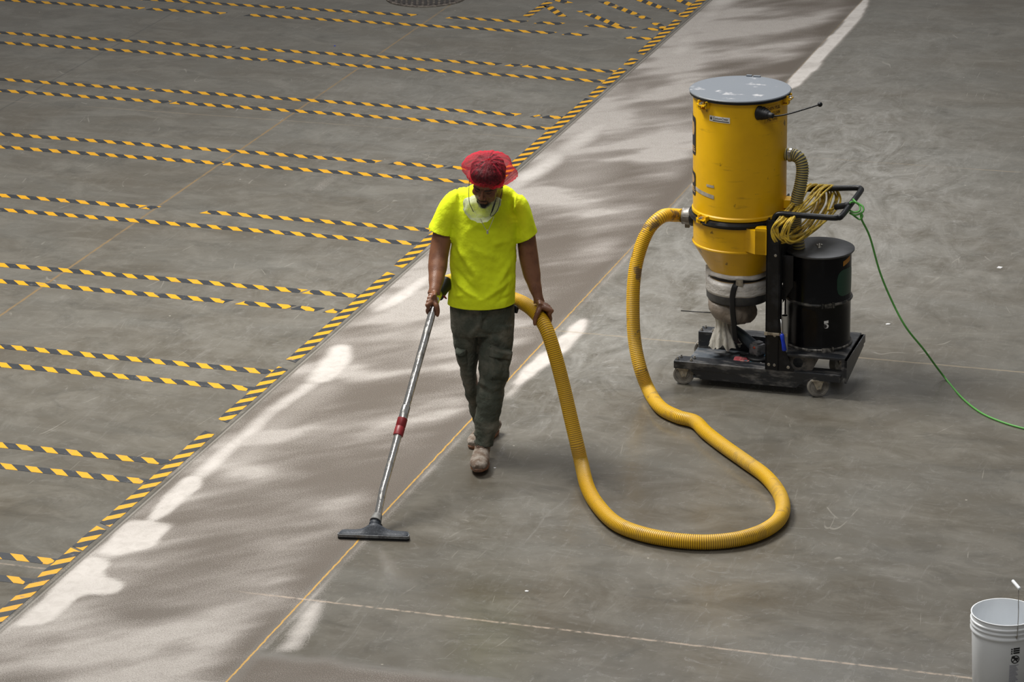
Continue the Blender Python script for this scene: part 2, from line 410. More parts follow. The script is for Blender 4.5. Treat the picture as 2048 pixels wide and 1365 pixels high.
# ============================================================ THE FLOOR
XS, XY, XL = -6.60, -5.352, -8.705        # swath edge joint, yellow joint, far left joint (grid x)
def build_floor():
    dx, dy = 0.02, 0.03
    xs = np.arange(-12.6, -0.6 + dx / 2, dx); ys = np.arange(10.8, 27.6 + dy / 2, dy)
    nx, ny = len(xs), len(ys)
    X, Y = np.meshgrid(xs, ys)
    def poly(pts):
        P = [to_grid(g(*p)) for p in pts]
        m = np.zeros(X.shape, bool); n = len(P)
        for i in range(n):
            (x1, y1), (x2, y2) = P[i], P[(i + 1) % n]
            if y1 == y2: continue
            c = ((y1 > Yw) != (y2 > Yw)) & (Xw < (x2 - x1) * (Yw - y1) / (y2 - y1) + x1)
            m ^= c
        return m.astype(float)
    def blur(a, r):
        for ax, d in ((0, dy), (1, dx)):
            k = max(1, int(round(r / d)))
            for _ in range(2):
                c = np.cumsum(np.pad(a, [(k + 1, k) if i == ax else (0, 0) for i in range(2)], mode='edge'), axis=ax)
                if ax == 0: a = (c[2 * k + 1:] - c[:-2 * k - 1]) / (2 * k + 1)
                else: a = (c[:, 2 * k + 1:] - c[:, :-2 * k - 1]) / (2 * k + 1)
        return a
    # rows of the image run roughly along grid x: streaks are long in that direction
    wx = (fbm(X * 3, Y * 3, o=3, seed=3) - .5) * .04; wy = (fbm(X * 3 + 9, Y * 3, o=3, seed=5) - .5) * .04
    Xw, Yw = X + wx, Y + wy
    powder = np.zeros(X.shape)
    def addp(pts, s, r):
        nonlocal powder
        powder = np.maximum(powder, blur(poly(pts), r) * s)
    WX = X * GU.x + Y * GV.x; WY = X * GU.y + Y * GV.y
    sa = R(24); U1 = WX * math.cos(sa) + WY * math.sin(sa); V1 = -WX * math.sin(sa) + WY * math.cos(sa)
    big = fbm(U1 * 1.1, V1 * 3.4, o=4, seed=11)
    mid = fbm(U1 * 2.2, V1 * 6.5, o=4, seed=12)
    base = 0.50 + (big - .5) * .95 + (mid - .5) * 0.65
    for (cx, cy, rx, ry, s) in [(1180, 230, 110, 60, .25), (1190, 440, 60, 40, .3), (800, 620, 70, 40, .3), (860, 560, 60, 30, .3), (1080, 380, 50, 30, .3), (500, 945, 90, 18, .45), (690, 745, 60, 20, .35), (560, 890, 80, 30, .2),
                                (540, 1120, 90, 50, .22), (290, 1300, 180, 40, .12), (1330, 300, 60, 60, .3), (1500, 60, 80, 40, .28), (1360, 130, 50, 60, .35), (900, 640, 60, 40, .25), (450, 1290, 60, 40, .15),
                                (780, 800, 120, 90, -.25), (640, 900, 110, 50, -.2), (1130, 580, 60, 60, -.1), (1080, 480, 90, 40, -.15), (1230, 380, 80, 30, -.15), (500, 1010, 90, 25, -.25), (430, 1090, 80, 25, -.22), (270, 1225, 80, 20, -.3), (140, 1300, 120, 30, -.2), (1560, 180, 70, 60, -.15), (800, 960, 80, 60, -.2), (1290, 220, 40, 30, -.2)]:
        q = g(cx, cy); gx, gy = to_grid(q)
        e = g(cx + rx, cy); e2 = g(cx, cy - ry)
        ra = (e - q).length; rb = (e2 - q).length
        # axes: world x and world y turned into the floor grid
        dX = (X - gx) * GU.x + (Y - gy) * GV.x; dY = (X - gx) * GU.y + (Y - gy) * GV.y
        base = base + s * np.exp(-((dX / ra) ** 2 + (dY / rb) ** 2))
    base -= 0.35 * np.exp(-((X - XY) / 0.12) ** 2) * (Y > 12)
    def band(cs):
        return [(x - h, y) for x, y, h, k in cs] + [(x + k, y) for x, y, h, k in reversed(cs)]
    for pts, s, r in [
        ([(181, 1106), (222, 1122), (205, 1150), (255, 1168), (240, 1188), (165, 1190), (100, 1250), (20, 1258), (60, 1225), (110, 1170)], 1.3, .022),
        ([(110, 1160), (250, 1130), (330, 1150), (260, 1190), (150, 1200)], .6, .07),
        ([(250, 1040), (305, 1041), (350, 1052), (310, 1095), (240, 1114), (190, 1112), (222, 1075)], 1.3, .022),
        ([(250, 1040), (400, 1050), (330, 1100), (230, 1110)], .62, .07),
        (band([(380, 950, 10, 30), (360, 975, 14, 44), (338, 1000, 14, 36), (318, 1025, 16, 30), (300, 1047, 12, 14)]), 1.25, .025),
        (band([(620, 762, 12, 40), (570, 800, 14, 34), (525, 834, 12, 30), (480, 872, 14, 34), (440, 905, 16, 36), (400, 940, 14, 46), (372, 965, 10, 30)]), 1.0, .035),
        (band([(640, 750, 10, 90), (570, 800, 10, 110), (500, 850, 10, 110), (440, 905, 10, 130), (372, 965, 10, 150)]), .66, .10),
        (band([(680, 686, 16, 26), (668, 705, 20, 44), (652, 725, 20, 60), (632, 748, 14, 60), (610, 768, 8, 50)]), 1.1, .035),
        (band([(858, 536, 6, 16), (836, 562, 12, 30), (800, 590, 16, 34), (770, 612, 20, 30), (738, 630, 20, 18)]), 1.1, .05),
        (band([(870, 530, 6, 30), (830, 570, 12, 80), (770, 620, 20, 110), (720, 660, 8, 90)]), .68, .12),
        (band([(1118, 300, 10, 30), (1085, 325, 20, 40), (1052, 348, 20, 44), (1015, 375, 16, 44), (980, 402, 10, 30)]), 1.15, .07),
        (band([(1200, 240, 10, 60), (1160, 262, 14, 60), (1130, 285, 14, 70), (1100, 312, 12, 60)]), .95, .10),
        (band([(1290, 165, 16, 20), (1262, 195, 16, 30), (1225, 215, 16, 30), (1200, 232, 10, 30)]), .95, .08),
        (band([(1440, -10, 20, 60), (1400, 30, 16, 50), (1378, 60, 20, 50), (1350, 95, 24, 50), (1330, 130, 14, 50)]), 1.0, .12),
        (band([(1300, 180, 16, 110), (1200, 240, 10, 150), (1100, 330, 10, 170), (1020, 400, 10, 160)]), .62, .2),
    ]:
        addp(pts, s, r)
    inside = (X > XS + .0) & (X < XY)
    tail = poly([(420, 1400), (515, 1309), (640, 1322), (800, 1345), (960, 1364), (1300, 1420), (700, 1600), (300, 1500)]) > .5
    sw = (inside | tail).astype(float)
    pw = np.where(sw > 0, np.maximum(np.clip(base, 0.08, .72), np.clip(powder, 0, 1) * (0.75 + .35 * mid)), 0)
    # powder outside the swath
    powder = np.zeros(X.shape)
    for pts, s, r in [
        ([(1000, 800), (1045, 738), (1098, 698), (1140, 655), (1175, 632), (1178, 652), (1150, 690), (1110, 722), (1050, 762), (1010, 800)], 1.25, .02),
        ([(1130, 660), (1190, 600), (1240, 560), (1230, 585), (1180, 630), (1150, 665)], .55, .05),
        ([(1560, 185), (1600, 125), (1640, 95), (1690, 45), (1712, -5), (1740, -5), (1716, 45), (1670, 92), (1640, 128), (1595, 172)], 1.6, .018),
        ([(1380, 368), (1450, 290), (1520, 225), (1530, 230), (1460, 300), (1390, 380)], 1.3, .02),
        ([(535, 1308), (560, 1290), (600, 1232), (628, 1200), (655, 1205), (635, 1250), (600, 1303)], .85, .02),
        ([(620, 380), (690, 325), (700, 330), (640, 385)], .5, .04),
        ([(1480, 985), (1500, 940), (1530, 985), (1500, 1000)], .12, .05),
    ]:
        addp(pts, s, r)
    edge = 0.55 * np.exp(-np.abs(X - XY - .03) / .035) * (X > XY) * (Y > 12.4) * (0.4 + fbm(X * 8, Y * 3, o=3, seed=30))
    spill = 0.5 * np.exp(-np.abs(X - XS + .02) / .05) * (X < XS) * np.clip((fbm(X * 2, Y * 2, o=3, seed=31) - .48) * 5, 0, 1)
    out = np.maximum(np.maximum(np.clip(powder, 0, 1), edge), spill) * (0.65 + .7 * mid)
    pw = np.where(tail & ~inside, pw * .45, pw)
    pw = np.where(sw > 0, pw, np.clip(out, 0, 1))
    film_sheen = np.zeros(X.shape)  # whitish dust haze, with the floor's bright reflections painted in as paler blobs
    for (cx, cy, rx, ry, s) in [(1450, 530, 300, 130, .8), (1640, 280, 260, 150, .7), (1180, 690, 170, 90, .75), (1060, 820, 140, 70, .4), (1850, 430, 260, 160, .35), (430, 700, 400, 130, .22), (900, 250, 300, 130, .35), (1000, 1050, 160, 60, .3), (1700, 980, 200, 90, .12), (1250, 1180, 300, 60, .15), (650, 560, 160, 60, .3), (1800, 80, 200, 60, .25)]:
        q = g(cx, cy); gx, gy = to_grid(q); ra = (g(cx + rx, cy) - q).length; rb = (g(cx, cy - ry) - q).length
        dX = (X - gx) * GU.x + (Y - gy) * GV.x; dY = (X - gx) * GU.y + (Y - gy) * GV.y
        film_sheen = film_sheen + s * np.exp(-((dX / ra) ** 2 + (dY / rb) ** 2))
    film_sheen = np.clip(film_sheen, 0, 1)
    co = np.stack([X, Y, np.zeros_like(X)], -1).reshape(-1, 3)
    idx = np.arange(nx * ny).reshape(ny, nx)
    q = np.stack([idx[:-1, :-1], idx[:-1, 1:], idx[1:, 1:], idx[1:, :-1]], -1).reshape(-1, 4)
    # the rest of the slab round the detailed part
    x0, x1, y0, y1 = xs[0], xs[-1], ys[0], ys[-1]
    B = 45
    ext = np.array([(x0 - B, y0 - B, 0), (x1 + B, y0 - B, 0), (x1 + B, y1 + B, 0), (x0 - B, y1 + B, 0)])
    n0 = len(co); co = np.vstack([co, ext])
    c00, c10, c11, c01 = idx[0, 0], idx[0, -1], idx[-1, -1], idx[-1, 0]
    ring = [(n0, n0 + 1, c10, c00), (n0 + 1, n0 + 2, c11, c10), (n0 + 2, n0 + 3, c01, c11), (n0 + 3, n0, c00, c01)]
    me = bpy.data.meshes.new('floor')
    nf = len(q) + 4
    me.vertices.add(len(co)); me.vertices.foreach_set('co', co.ravel())
    loops = np.concatenate([q.ravel(), np.array(ring).ravel()]).astype(np.int32)
    me.loops.add(len(loops)); me.loops.foreach_set('vertex_index', loops)
    me.polygons.add(nf); me.polygons.foreach_set('loop_start', np.arange(nf, dtype=np.int32) * 4)
    me.update(calc_edges=True); me.validate()
    for nm, arr in (('powder', pw), ('swath', blur(sw, .012)), ('film_sheen', film_sheen)):
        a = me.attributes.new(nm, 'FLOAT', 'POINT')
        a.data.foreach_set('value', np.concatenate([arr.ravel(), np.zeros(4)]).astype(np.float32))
    o = bpy.data.objects.new('floor', me); C.objects.link(o)
    o.rotation_euler = (0, 0, GA)
    me.materials.append(floor_mat())
    tag(o, kind='structure')
def floor_mat():
    m = bpy.data.materials.new('dusty_concrete'); m.use_nodes = True
    nt = m.node_tree; b = nt.nodes['Principled BSDF']; L = nt.links.new
    tc = N(nt, 'ShaderNodeTexCoord')
    def mapped(scale, rot=(0, 0, 0)):
        mp = N(nt, 'ShaderNodeMapping'); mp.inputs['Scale'].default_value = scale; mp.inputs['Rotation'].default_value = rot
        L(tc.outputs['Object'], mp.inputs[0]); return mp.outputs[0]
    def noise_(vec, sc, det=4, ro=.55, dist=0.0):
        n = N(nt, 'ShaderNodeTexNoise', inp={'Scale': sc, 'Detail': det, 'Roughness': ro, 'Distortion': dist}); L(vec, n.inputs['Vector']); return n.outputs[0]
    def rng(src, a, b_, c=0.0, d=1.0):
        n = N(nt, 'ShaderNodeMapRange', inp={1: a, 2: b_, 3: c, 4: d}); L(src, n.inputs[0]); return n.outputs[0]
    def mixc(f, a, b_):
        n = N(nt, 'ShaderNodeMix', data_type='RGBA')
        if isinstance(f, float): n.inputs[0].default_value = f
        else: L(f, n.inputs[0])
        for i, x in ((6, a), (7, b_)):
            if isinstance(x, tuple): n.inputs[i].default_value = (*x, 1)
            else: L(x, n.inputs[i])
        return n.outputs[2]
    def math_(op, a, b_=None, clamp=False):
        n = N(nt, 'ShaderNodeMath', operation=op, use_clamp=clamp)
        for i, x in ((0, a), (1, b_)):
            if x is None: continue
            if isinstance(x, (int, float)): n.inputs[i].default_value = x
            else: L(x, n.inputs[i])
        return n.outputs[0]
    def att(nm):
        return N(nt, 'ShaderNodeAttribute', attribute_name=nm).outputs['Fac']
    film_sheen, powder, swath = att('film_sheen'), att('powder'), att('swath')
    # concrete: warm and cool greys in broad clouds, drawn out by the sweeping
    v1 = mapped((.9, 1.6, 1), (0, 0, .25))
    cloud = noise_(v1, .9, 6, .6, .6)
    col = mixc(rng(cloud, .35, .65), (.102, .089, .068), (.126, .119, .102))
    c2 = noise_(mapped((1.4, 2.0, 1), (0, 0, .3)), 1.5, 7, .68, .9)
    col = mixc(rng(c2, .45, .72, 0, .6), col, (.205, .192, .165))
    c3 = noise_(mapped((1.2, 1.8, 1), (0, 0, .1)), 2.3, 6, .65, 1.0)
    col = mixc(rng(c3, .52, .75, 0, .6), col, (.058, .054, .044))
    # swirled trowel and scrub marks
    sc1 = noise_(mapped((2.2, 3.6, 1), (0, 0, -.5)), 2.4, 9, .76, 2.6)
    sc2 = noise_(mapped((6.5, 1.2, 1), (0, 0, .6)), 2.2, 9, .78, 1.4)
    s = math_('MAXIMUM', rng(sc1, .54, .72), rng(sc2, .55, .74))
    fl = math_('ADD', math_('MULTIPLY', film_sheen, 1.1), .22)
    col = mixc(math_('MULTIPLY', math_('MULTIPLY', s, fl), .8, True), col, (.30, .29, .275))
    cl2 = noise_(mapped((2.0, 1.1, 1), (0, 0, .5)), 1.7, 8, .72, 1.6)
    col = mixc(math_('MULTIPLY', rng(cl2, .34, .66), math_('MULTIPLY', film_sheen, .85), True), col, (.33, .32, .295))  # pale colour for dust haze and painted-in floor reflection
    # thin scratches
    for rot, sc, thr in ((.9, 2.0, .0035), (-.35, 1.4, .003), (1.9, 1.7, .003)):
        vv = mapped((1, .22, 1), (0, 0, rot))
        vo = N(nt, 'ShaderNodeTexVoronoi', feature='DISTANCE_TO_EDGE', inp={'Scale': sc}); 
        wv = N(nt, 'ShaderNodeVectorMath', operation='ADD'); L(vv, wv.inputs[0])
        nn = N(nt, 'ShaderNodeTexNoise', inp={'Scale': 1.5}); L(vv, nn.inputs['Vector']); L(nn.outputs['Color'], wv.inputs[1])
        L(wv.outputs[0], vo.inputs['Vector'])
        line = math_('LESS_THAN', vo.outputs['Distance'], thr)
        gate = rng(noise_(mapped((1, 1, 1), (0, 0, rot)), 3.1, 3), .60, .66)
        col = mixc(math_('MULTIPLY', math_('MULTIPLY', line, gate), .38), col, (.34, .32, .28))
    # specks
    vo = N(nt, 'ShaderNodeTexVoronoi', inp={'Scale': 3.2}); L(mapped((1, 1, 1)), vo.inputs['Vector'])
    sp = math_('LESS_THAN', vo.outputs['Distance'], .022)
    col = mixc(math_('MULTIPLY', sp, .6), col, (.45, .42, .36))
    # bare brown aggregate of the blasted strip
    gr = noise_(mapped((1, .6, 1)), 300, 2, .7)
    gr2 = noise_(mapped((1, .7, 1)), 120, 3, .7)
    agg = mixc(rng(gr, .36, .66), (.056, .044, .034), (.175, .148, .122))
    gate = math_('MULTIPLY', swath, 1.0)
    col = mixc(gate, col, agg)
    # powder thrown over it, as grains
    grain = math_('ADD', math_('MULTIPLY', rng(gr, .28, .72), .6), math_('MULTIPLY', rng(gr2, .3, .7), .4))
    thr = math_('SUBTRACT', 1.0, powder)
    pf = rng(math_('SUBTRACT', math_('MULTIPLY', grain, .8), math_('MULTIPLY', thr, 1.0)), -.34, .24, 0, 1)
    pf = math_('MULTIPLY', pf, rng(powder, .02, .2))
    streak = noise_(mapped((1, 1.0, 1), (0, 0, .9)), 14, 5, .7, .6)
    pcol = mixc(rng(powder, .5, 1.0), (.33, .30, .272), (.55, .515, .48))
    pcol = mixc(rng(streak, .45, .62, 0, .3), pcol, (.33, .30, .27))
    col = mixc(pf, col, pcol)
    # joints
    sx = N(nt, 'ShaderNodeSeparateXYZ'); L(tc.outputs['Object'], sx.inputs[0]); X, Y = sx.outputs[0], sx.outputs[1]
    wob = rng(noise_(mapped((1, 1, 1)), 14, 5), .3, .7, -.0035, .0035)
    def line(co, at_, half, warp=True):
        d = math_('SUBTRACT', co, at_)
        if warp: d = math_('ADD', d, wob)
        return rng(math_('ABSOLUTE', d), half, half * .55)
    brk = rng(noise_(mapped((1, 1, 1)), 5, 4), .36, .5)
    brk2 = rng(noise_(mapped((1, 1, 1)), 1.2, 4), .35, .55)
    fine = rng(noise_(mapped((1, 1, 1)), 30, 4), .35, .55)
    col = mixc(math_('MULTIPLY', line(X, XS, .006, False), .6), col, (.30, .28, .25))
    col = mixc(math_('MULTIPLY', line(X, XS - .012, .006, False), .5), col, (.05, .05, .045))
    col = mixc(math_('MULTIPLY', math_('MULTIPLY', line(X, XY, .0062), rng(fine, 0, 1, .72, 1)), rng(Y, 20.5, 15.5, .12, 1)), col, (.50, .28, .045))
    col = mixc(math_('MULTIPLY', math_('MULTIPLY', line(X, XL, .011), rng(brk, 0, 1, .5, 1)), rng(Y, 26.5, 24, .35, .9)), col, (.23, .155, .075))
    col = mixc(math_('MULTIPLY', line(X, -10.9, .012), .4), col, (.05, .05, .045))
    lane = math_('MAXIMUM', rng(X, XY - .38, XY - .12), rng(X, XS - .01, XS - .06, 0, .55))
    for yy, cc, st, br in ((12.99, (.42, .34, .27), .75, fine), (17.085, (.36, .29, .2), .55, brk2), (21.12, (.32, .25, .17), .5, brk2), (25.0, (.14, .12, .09), .5, brk2)):
        col = mixc(math_('MULTIPLY', math_('MULTIPLY', math_('MULTIPLY', line(Y, yy, .0105), lane), br), st), col, cc)
    L(col, b.inputs['Base Color'])
    # gloss: the swept concrete is half polished, powder is matt
    ro = rng(cloud, .3, .7, .17, .28)
    ro2 = math_('ADD', ro, math_('MULTIPLY', s, .12))
    rr = math_('ADD', ro2, math_('MULTIPLY', math_('MAXIMUM', swath, pf), .5), True)
    L(rr, b.inputs['Roughness'])
    b.inputs['Specular IOR Level'].default_value = .42
    bh = math_('ADD', math_('MULTIPLY', gr, math_('ADD', math_('MULTIPLY', swath, .8), .06)), math_('MULTIPLY', powder, 2.0))
    bp = N(nt, 'ShaderNodeBump', inp={'Strength': .35, 'Distance': .006}); L(bh, bp.inputs['Height'])
    L(bp.outputs[0], b.inputs['Normal'])
    return m
build_floor()

# ------------------------------------------------------------ hazard tape, strip by strip
def tape_mat():
    m = bpy.data.materials.new('hazard_tape'); m.use_nodes = True
    nt = m.node_tree; b = nt.nodes['Principled BSDF']; L = nt.links.new
    uv = N(nt, 'ShaderNodeUVMap', uv_map='UVMap'); sx = N(nt, 'ShaderNodeSeparateXYZ'); L(uv.outputs[0], sx.inputs[0])
    # u across, v along (metres): slanted stripes
    a = N(nt, 'ShaderNodeMath', operation='MULTIPLY', inp={1: 1.0}); L(sx.outputs[0], a.inputs[0])
    s = N(nt, 'ShaderNodeMath', operation='SUBTRACT'); L(sx.outputs[1], s.inputs[0]); L(a.outputs[0], s.inputs[1])
    d = N(nt, 'ShaderNodeMath', operation='DIVIDE', inp={1: .149}); L(s.outputs[0], d.inputs[0])
    f = N(nt, 'ShaderNodeMath', operation='FRACT'); L(d.outputs[0], f.inputs[0])
    lt = N(nt, 'ShaderNodeMath', operation='LESS_THAN', inp={1: .47}); L(f.outputs[0], lt.inputs[0])
    mx = N(nt, 'ShaderNodeMix', data_type='RGBA'); L(lt.outputs[0], mx.inputs[0]); mx.inputs[6].default_value = (.028, .031, .036, 1); mx.inputs[7].default_value = (.66, .33, .008, 1)
    tc = N(nt, 'ShaderNodeTexCoord')
    n = N(nt, 'ShaderNodeTexNoise', inp={'Scale': 16, 'Detail': 8, 'Roughness': .8}); L(tc.outputs['Object'], n.inputs['Vector'])
    r = N(nt, 'ShaderNodeMapRange', inp={1: .56, 2: .68, 3: 0, 4: .8}); L(n.outputs[0], r.inputs[0])
    mx2 = N(nt, 'ShaderNodeMix', data_type='RGBA'); L(r.outputs[0], mx2.inputs[0]); L(mx.outputs[2], mx2.inputs[6]); mx2.inputs[7].default_value = (.17, .16, .145, 1)
    L(mx2.outputs[2], b.inputs['Base Color']); b.inputs['Roughness'].default_value = .5
    return m
M['tape'] = tape_mat()
TW = 0.074
def tape(a, b, gaps, label, group, tw=TW, flip=-1, off=0.0, cuts=None, zz=.0012):
    """a, b: grid points; gaps: (from, to) fractions left bare"""
    a = Vector(a); b = Vector(b); L = (b - a).length; d = (b - a) / L; nn = Vector((-d.y, d.x))
    mb = MB()
    segs = []; t = 0.0
    for g0, g1 in sorted(gaps):
        if g0 * L > t: segs.append((t, g0 * L))
        t = max(t, g1 * L)
    if t < L: segs.append((t, L))
    for s0, s1 in segs:
        k = max(2, int((s1 - s0) / .06)); vs = []; uvs = []; fs = []
        for i in range(k + 1):
            t = s0 + (s1 - s0) * i / k
            wob = (noise.noise(Vector((a.x * 3 + t * .5, a.y, 0))) * .008)
            for j, q in enumerate((-.5, .5)):
                e = noise.noise(Vector((t * 14, a.y + j * 7, a.x))) * .0060
                sk = (-q * .04 if flip > 0 else q * .04) if i in (0, k) else 0
                p = a + d * (t + sk) + nn * (q * tw + wob + e)
                for z in (.0002, zz): vs.append(grid_w(p.x, p.y, z)); uvs.append((q * tw * flip, t + off))
        for i in range(k):
            o = i * 4
            fs += [(o + 1, o + 3, o + 7, o + 5), (o, o + 4, o + 6, o + 2), (o, o + 1, o + 5, o + 4), (o + 2, o + 6, o + 7, o + 3)]
        fs += [(0, 2, 3, 1), (k * 4, k * 4 + 1, k * 4 + 3, k * 4 + 2)]
        mb.add(vs, fs, False, uvs)
    o = obj('hazard_tape_strip', mb, M['tape'])
    tag(o, label, 'tape', group)
    return o
XT = -6.674
def proj(p):
    v = Vector((p[0], p[1], (p[2] if len(p) > 2 else 0) - CAM_H)); f = v.dot(FV)
    return (1024 + CF * v.dot(RV) / f, 682.5 - CF * v.dot(UV) / f)
def solve(fn, val, a, b):
    fa = fn(a) - val
    for _ in range(40):
        c = (a + b) / 2; fc = fn(c) - val
        if (fc > 0) == (fa > 0): a = c
        else: b = c
    return a
rows = [('A', 24.521, 24.197, [(567, 576), (830, 898), (1050, 1075), (1124, 1175), (1268, 1290)], [(284, 297), (448, 495), (1107, 1130), (1172, 1254)]),
        ('B', 23.109, 22.796, [(463, 477), (998, 1016), (1038, 1048)], [(533, 542)]),
        ('C', 21.705, 21.390, [(297, 306), (1037, 1068), (1077, 1088)], [(335, 346)]),
        ('D', 20.250, 19.931, [(757, 785), (886, 898)], [(441, 450)]),
        ('E', 18.809, 18.505, [(285, 292), (313, 409)], []),
        ('F', 17.390, 17.082, [(606, 614)], [(457, 480), (582, 590), (640, 656)]),
        ('G', 15.953, 15.655, [], []),
        ('H', 14.472, 14.190, [], []),
        ('I', 13.078, 12.824, [], [])]
names = dict(zip('ABCDEFGHI', ('topmost', 'second', 'third', 'fourth', 'fifth', 'sixth', 'seventh', 'eighth', 'lowest')))
for k, y1, y2, g1, g2 in rows:
    for yy, gp, wh in ((y1, g1, 'upper'), (y2, g2, 'lower')):
        fx = lambda x: proj(grid_w(x, yy))[0]
        x0 = solve(fx, -70, -16, XT); x1 = XT - .04
        gaps = [((solve(fx, a, -16, XT) - x0) / (x1 - x0), (solve(fx, b, -16, XT) - x0) / (x1 - x0)) for a, b in gp]
        tape((x0, yy), (x1, yy), gaps, '%s strip of the %s pair of yellow and black cross strips' % (wh, names[k]) + (', counted from the top' if k not in 'AI' else ' on the floor'),
             'hazard tape cross strips on the left of the floor', off=random.random())
fy = lambda y: proj(grid_w(XT, y))[1]
y0, y1 = solve(fy, 1300, 11, 20), solve(fy, -20, 20, 29)
gaps = sorted(((solve(fy, b, 11, 29) - y0) / (y1 - y0), (solve(fy, a, 11, 29) - y0) / (y1 - y0)) for a, b in [(34, 41), (108, 118), (131, 138), (170, 174), (194, 198), (534, 547), (723, 737), (843, 866), (1051, 1057), (1098, 1101)])
tape((XT, y0), (XT, y1), gaps, 'long yellow and black strip running diagonally along the powdered lane', 'hazard tape edge strip', flip=-1, zz=.0018, tw=.074)
def px_tape(p0, p1, label, gaps=()):
    a = to_grid(g(*p0)); b = to_grid(g(*p1))
    tape(a, b, list(gaps), label, 'zigzag hazard tape at the top', tw=.07, off=random.random())
px_tape((1052, 33), (1098, 4), 'short zigzag strip leading up from the end of the topmost cross strip')
px_tape((1096, 12), (1126, 33), 'short zigzag strip slanting down right from the top of its neighbour')
px_tape((1102, -4), (1136, 6), 'tiny zigzag strip cut by the top edge, above the other zigzag strips')
px_tape((1163, 22), (1236, 52), 'zigzag strip slanting down to meet the topmost cross strip', [(.1, .2)])
px_tape((1206, 3), (1296, 38), 'long worn zigzag strip, middle one of the slanting ones at the top', [(.25, .3), (.75, .82)])
px_tape((1276, -2), (1330, 18), 'short worn zigzag strip near the top edge, right of the long one')
px_tape((1340, 20), (1370, 31), 'faded scrap of zigzag tape touching the diagonal strip', [(.3, .5)])
px_tape((1352, -2), (1392, 14), 'zigzag strip beside the top end of the diagonal strip')
px_tape((1310, 46), (1334, 60), 'frayed scrap of zigzag tape in the corner by the diagonal strip', [(.4, .5)])

# iron drain cover
dr = g(852, -4)
mb = MB(); mb.lathe([(.0, 0), (.34, 0), (.345, .004), (.335, .008), (.31, .008), (.305, .004), (.0, .004)], (0, 0, 0), 40, caps=False)
t = thing('drain_cover', 'round rusty drain cover cut off by the top edge of the view', 'drain cover', (dr.x, dr.y, 0))
obj('rim', mb, mat('rusty_iron', (.06, .05, .042), .6, col2=(.2, .17, .14), nscale=30), t)
mb = MB()
for i in range(-6, 7):
    h = math.sqrt(max(.0, .30 ** 2 - (i * .046) ** 2)); mb.box((i * .046 - .011, -h, .004), (i * .046 + .011, h, .012))
obj('grate', mb, mat('dark_iron', (.035, .03, .028), .55), t)
# litter
def scrap(p, r, m, label, n=5):
    q = g(*p); mb = MB(); k = []
    for i in range(n):
        a = 2 * PI * i / n + random.random() * .6; rr = r * (.5 + random.random() * .6); k.append((math.cos(a) * rr, math.sin(a) * rr))
    mb.prism(k, .0, .003)
    o = obj('paper_scrap', mb, m); o.location = q; tag(o, label, 'litter')
scrap((2001, 536), .03, M['white'], 'white paper scrap on the floor near the right edge', 4)
scrap((1776, 649), .018, M['white'], 'small white chip on the floor right of the black drum')
scrap((1054, 1184), .012, M['white'], 'white chip on the floor below the left end of the hose loop')
scrap((670, 92), .010, M['blue'], 'tiny blue scrap between the two upper tape pairs')
scrap((989, 937), .008, M['white'], 'tiny white pebble beside the front boot')

# ============================================================ DUST COLLECTOR ON ITS CART
_A = g(1347, 722, .145); _B = g(1682, 752, .145)
MA = math.atan2(_B.y - _A.y, _B.x - _A.x)
cart = thing('dust_collector', 'yellow barrel dust collector with grey lid on a black wheeled cart', 'dust collector', (_A.x, _A.y, 0), MA)
MR = ROOT[cart.name]
def ml(px, py, y):
    """point of the local plane y seen at a pixel"""
    d = _ray(px, py); inv = MR.inverted()
    o = inv @ Vector((0, 0, CAM_H)); e = inv.to_3x3() @ d
    return o + e * ((y - o.y) / e.y)
BX, BY = .312, .27
# barrel
mb = MB()
mb.lathe([(.262, .985), (.268, .99), (.268, 1.005), (.262, 1.012), (.262, 1.62), (.262, 1.655), (.268, 1.66), (.268, 1.672), (.25, 1.672)], (BX, BY, 0), 72)
barrel = obj('barrel', mb, M['yellow'], cart, angle=SH)
mb = MB(); mb.lathe([(.05, 1.664), (.277, 1.664), (.281, 1.668), (.281, 1.674), (.277, 1.677), (.05, 1.677)], (BX, BY, 0), 72)
obj('lid_gasket', mb, M['rubber'], cart, angle=SH)
mb = MB(); mb.lathe([(.27, 1.6772), (.283, 1.678), (.284, 1.684), (.280, 1.688), (.2, 1.689), (.10, 1.687), (.001, 1.686)], (BX, BY, 0), 72)
mb.box((BX - .03, BY + .262, 1.688), (BX + .0, BY + .28, 1.696)); mb.box((BX + .01, BY + .262, 1.688), (BX + .05, BY + .28, 1.694))
obj('lid', mb, M['lid'], cart, angle=SH)
# clamps
def clamp(q, z, parent=cart):
    mt = Matrix.Translation((BX, BY, z)) @ Matrix.Rotation(q, 4, 'Z')
    mb = MB()
    mb.box((.262, -.034, -.016), (.290, -.026, .022), mt); mb.box((.262, .026, -.016), (.290, .034, .022), mt)
    mb.box((.262, -.032, -.004), (.300, .030, .003), mt); mb.box((.286, -.042, -.024), (.293, -.010, .004), mt)
    mb.prism([(.262, -.05), (.285, -.03), (.285, .0), (.262, .0)], -.03, -.024, mt)
    c = obj('clamp', mb, M['yellow'], parent)
    mb = MB(); mb.cyl((.288, .0, -.006), (.288, .0, .016), .010, 6); mb.cyl((.268, -.01, .006), (.300, -.01, .006), .005, 8)
    mb.v = [mt @ v for v in mb.v]
    obj('bolt', mb, M['steel'], c, angle=SH)
clamp(R(-123), 1.645); clamp(R(-5), 1.655); clamp(R(100), 1.645)
clamp(R(-123), .985); clamp(R(0), .99)
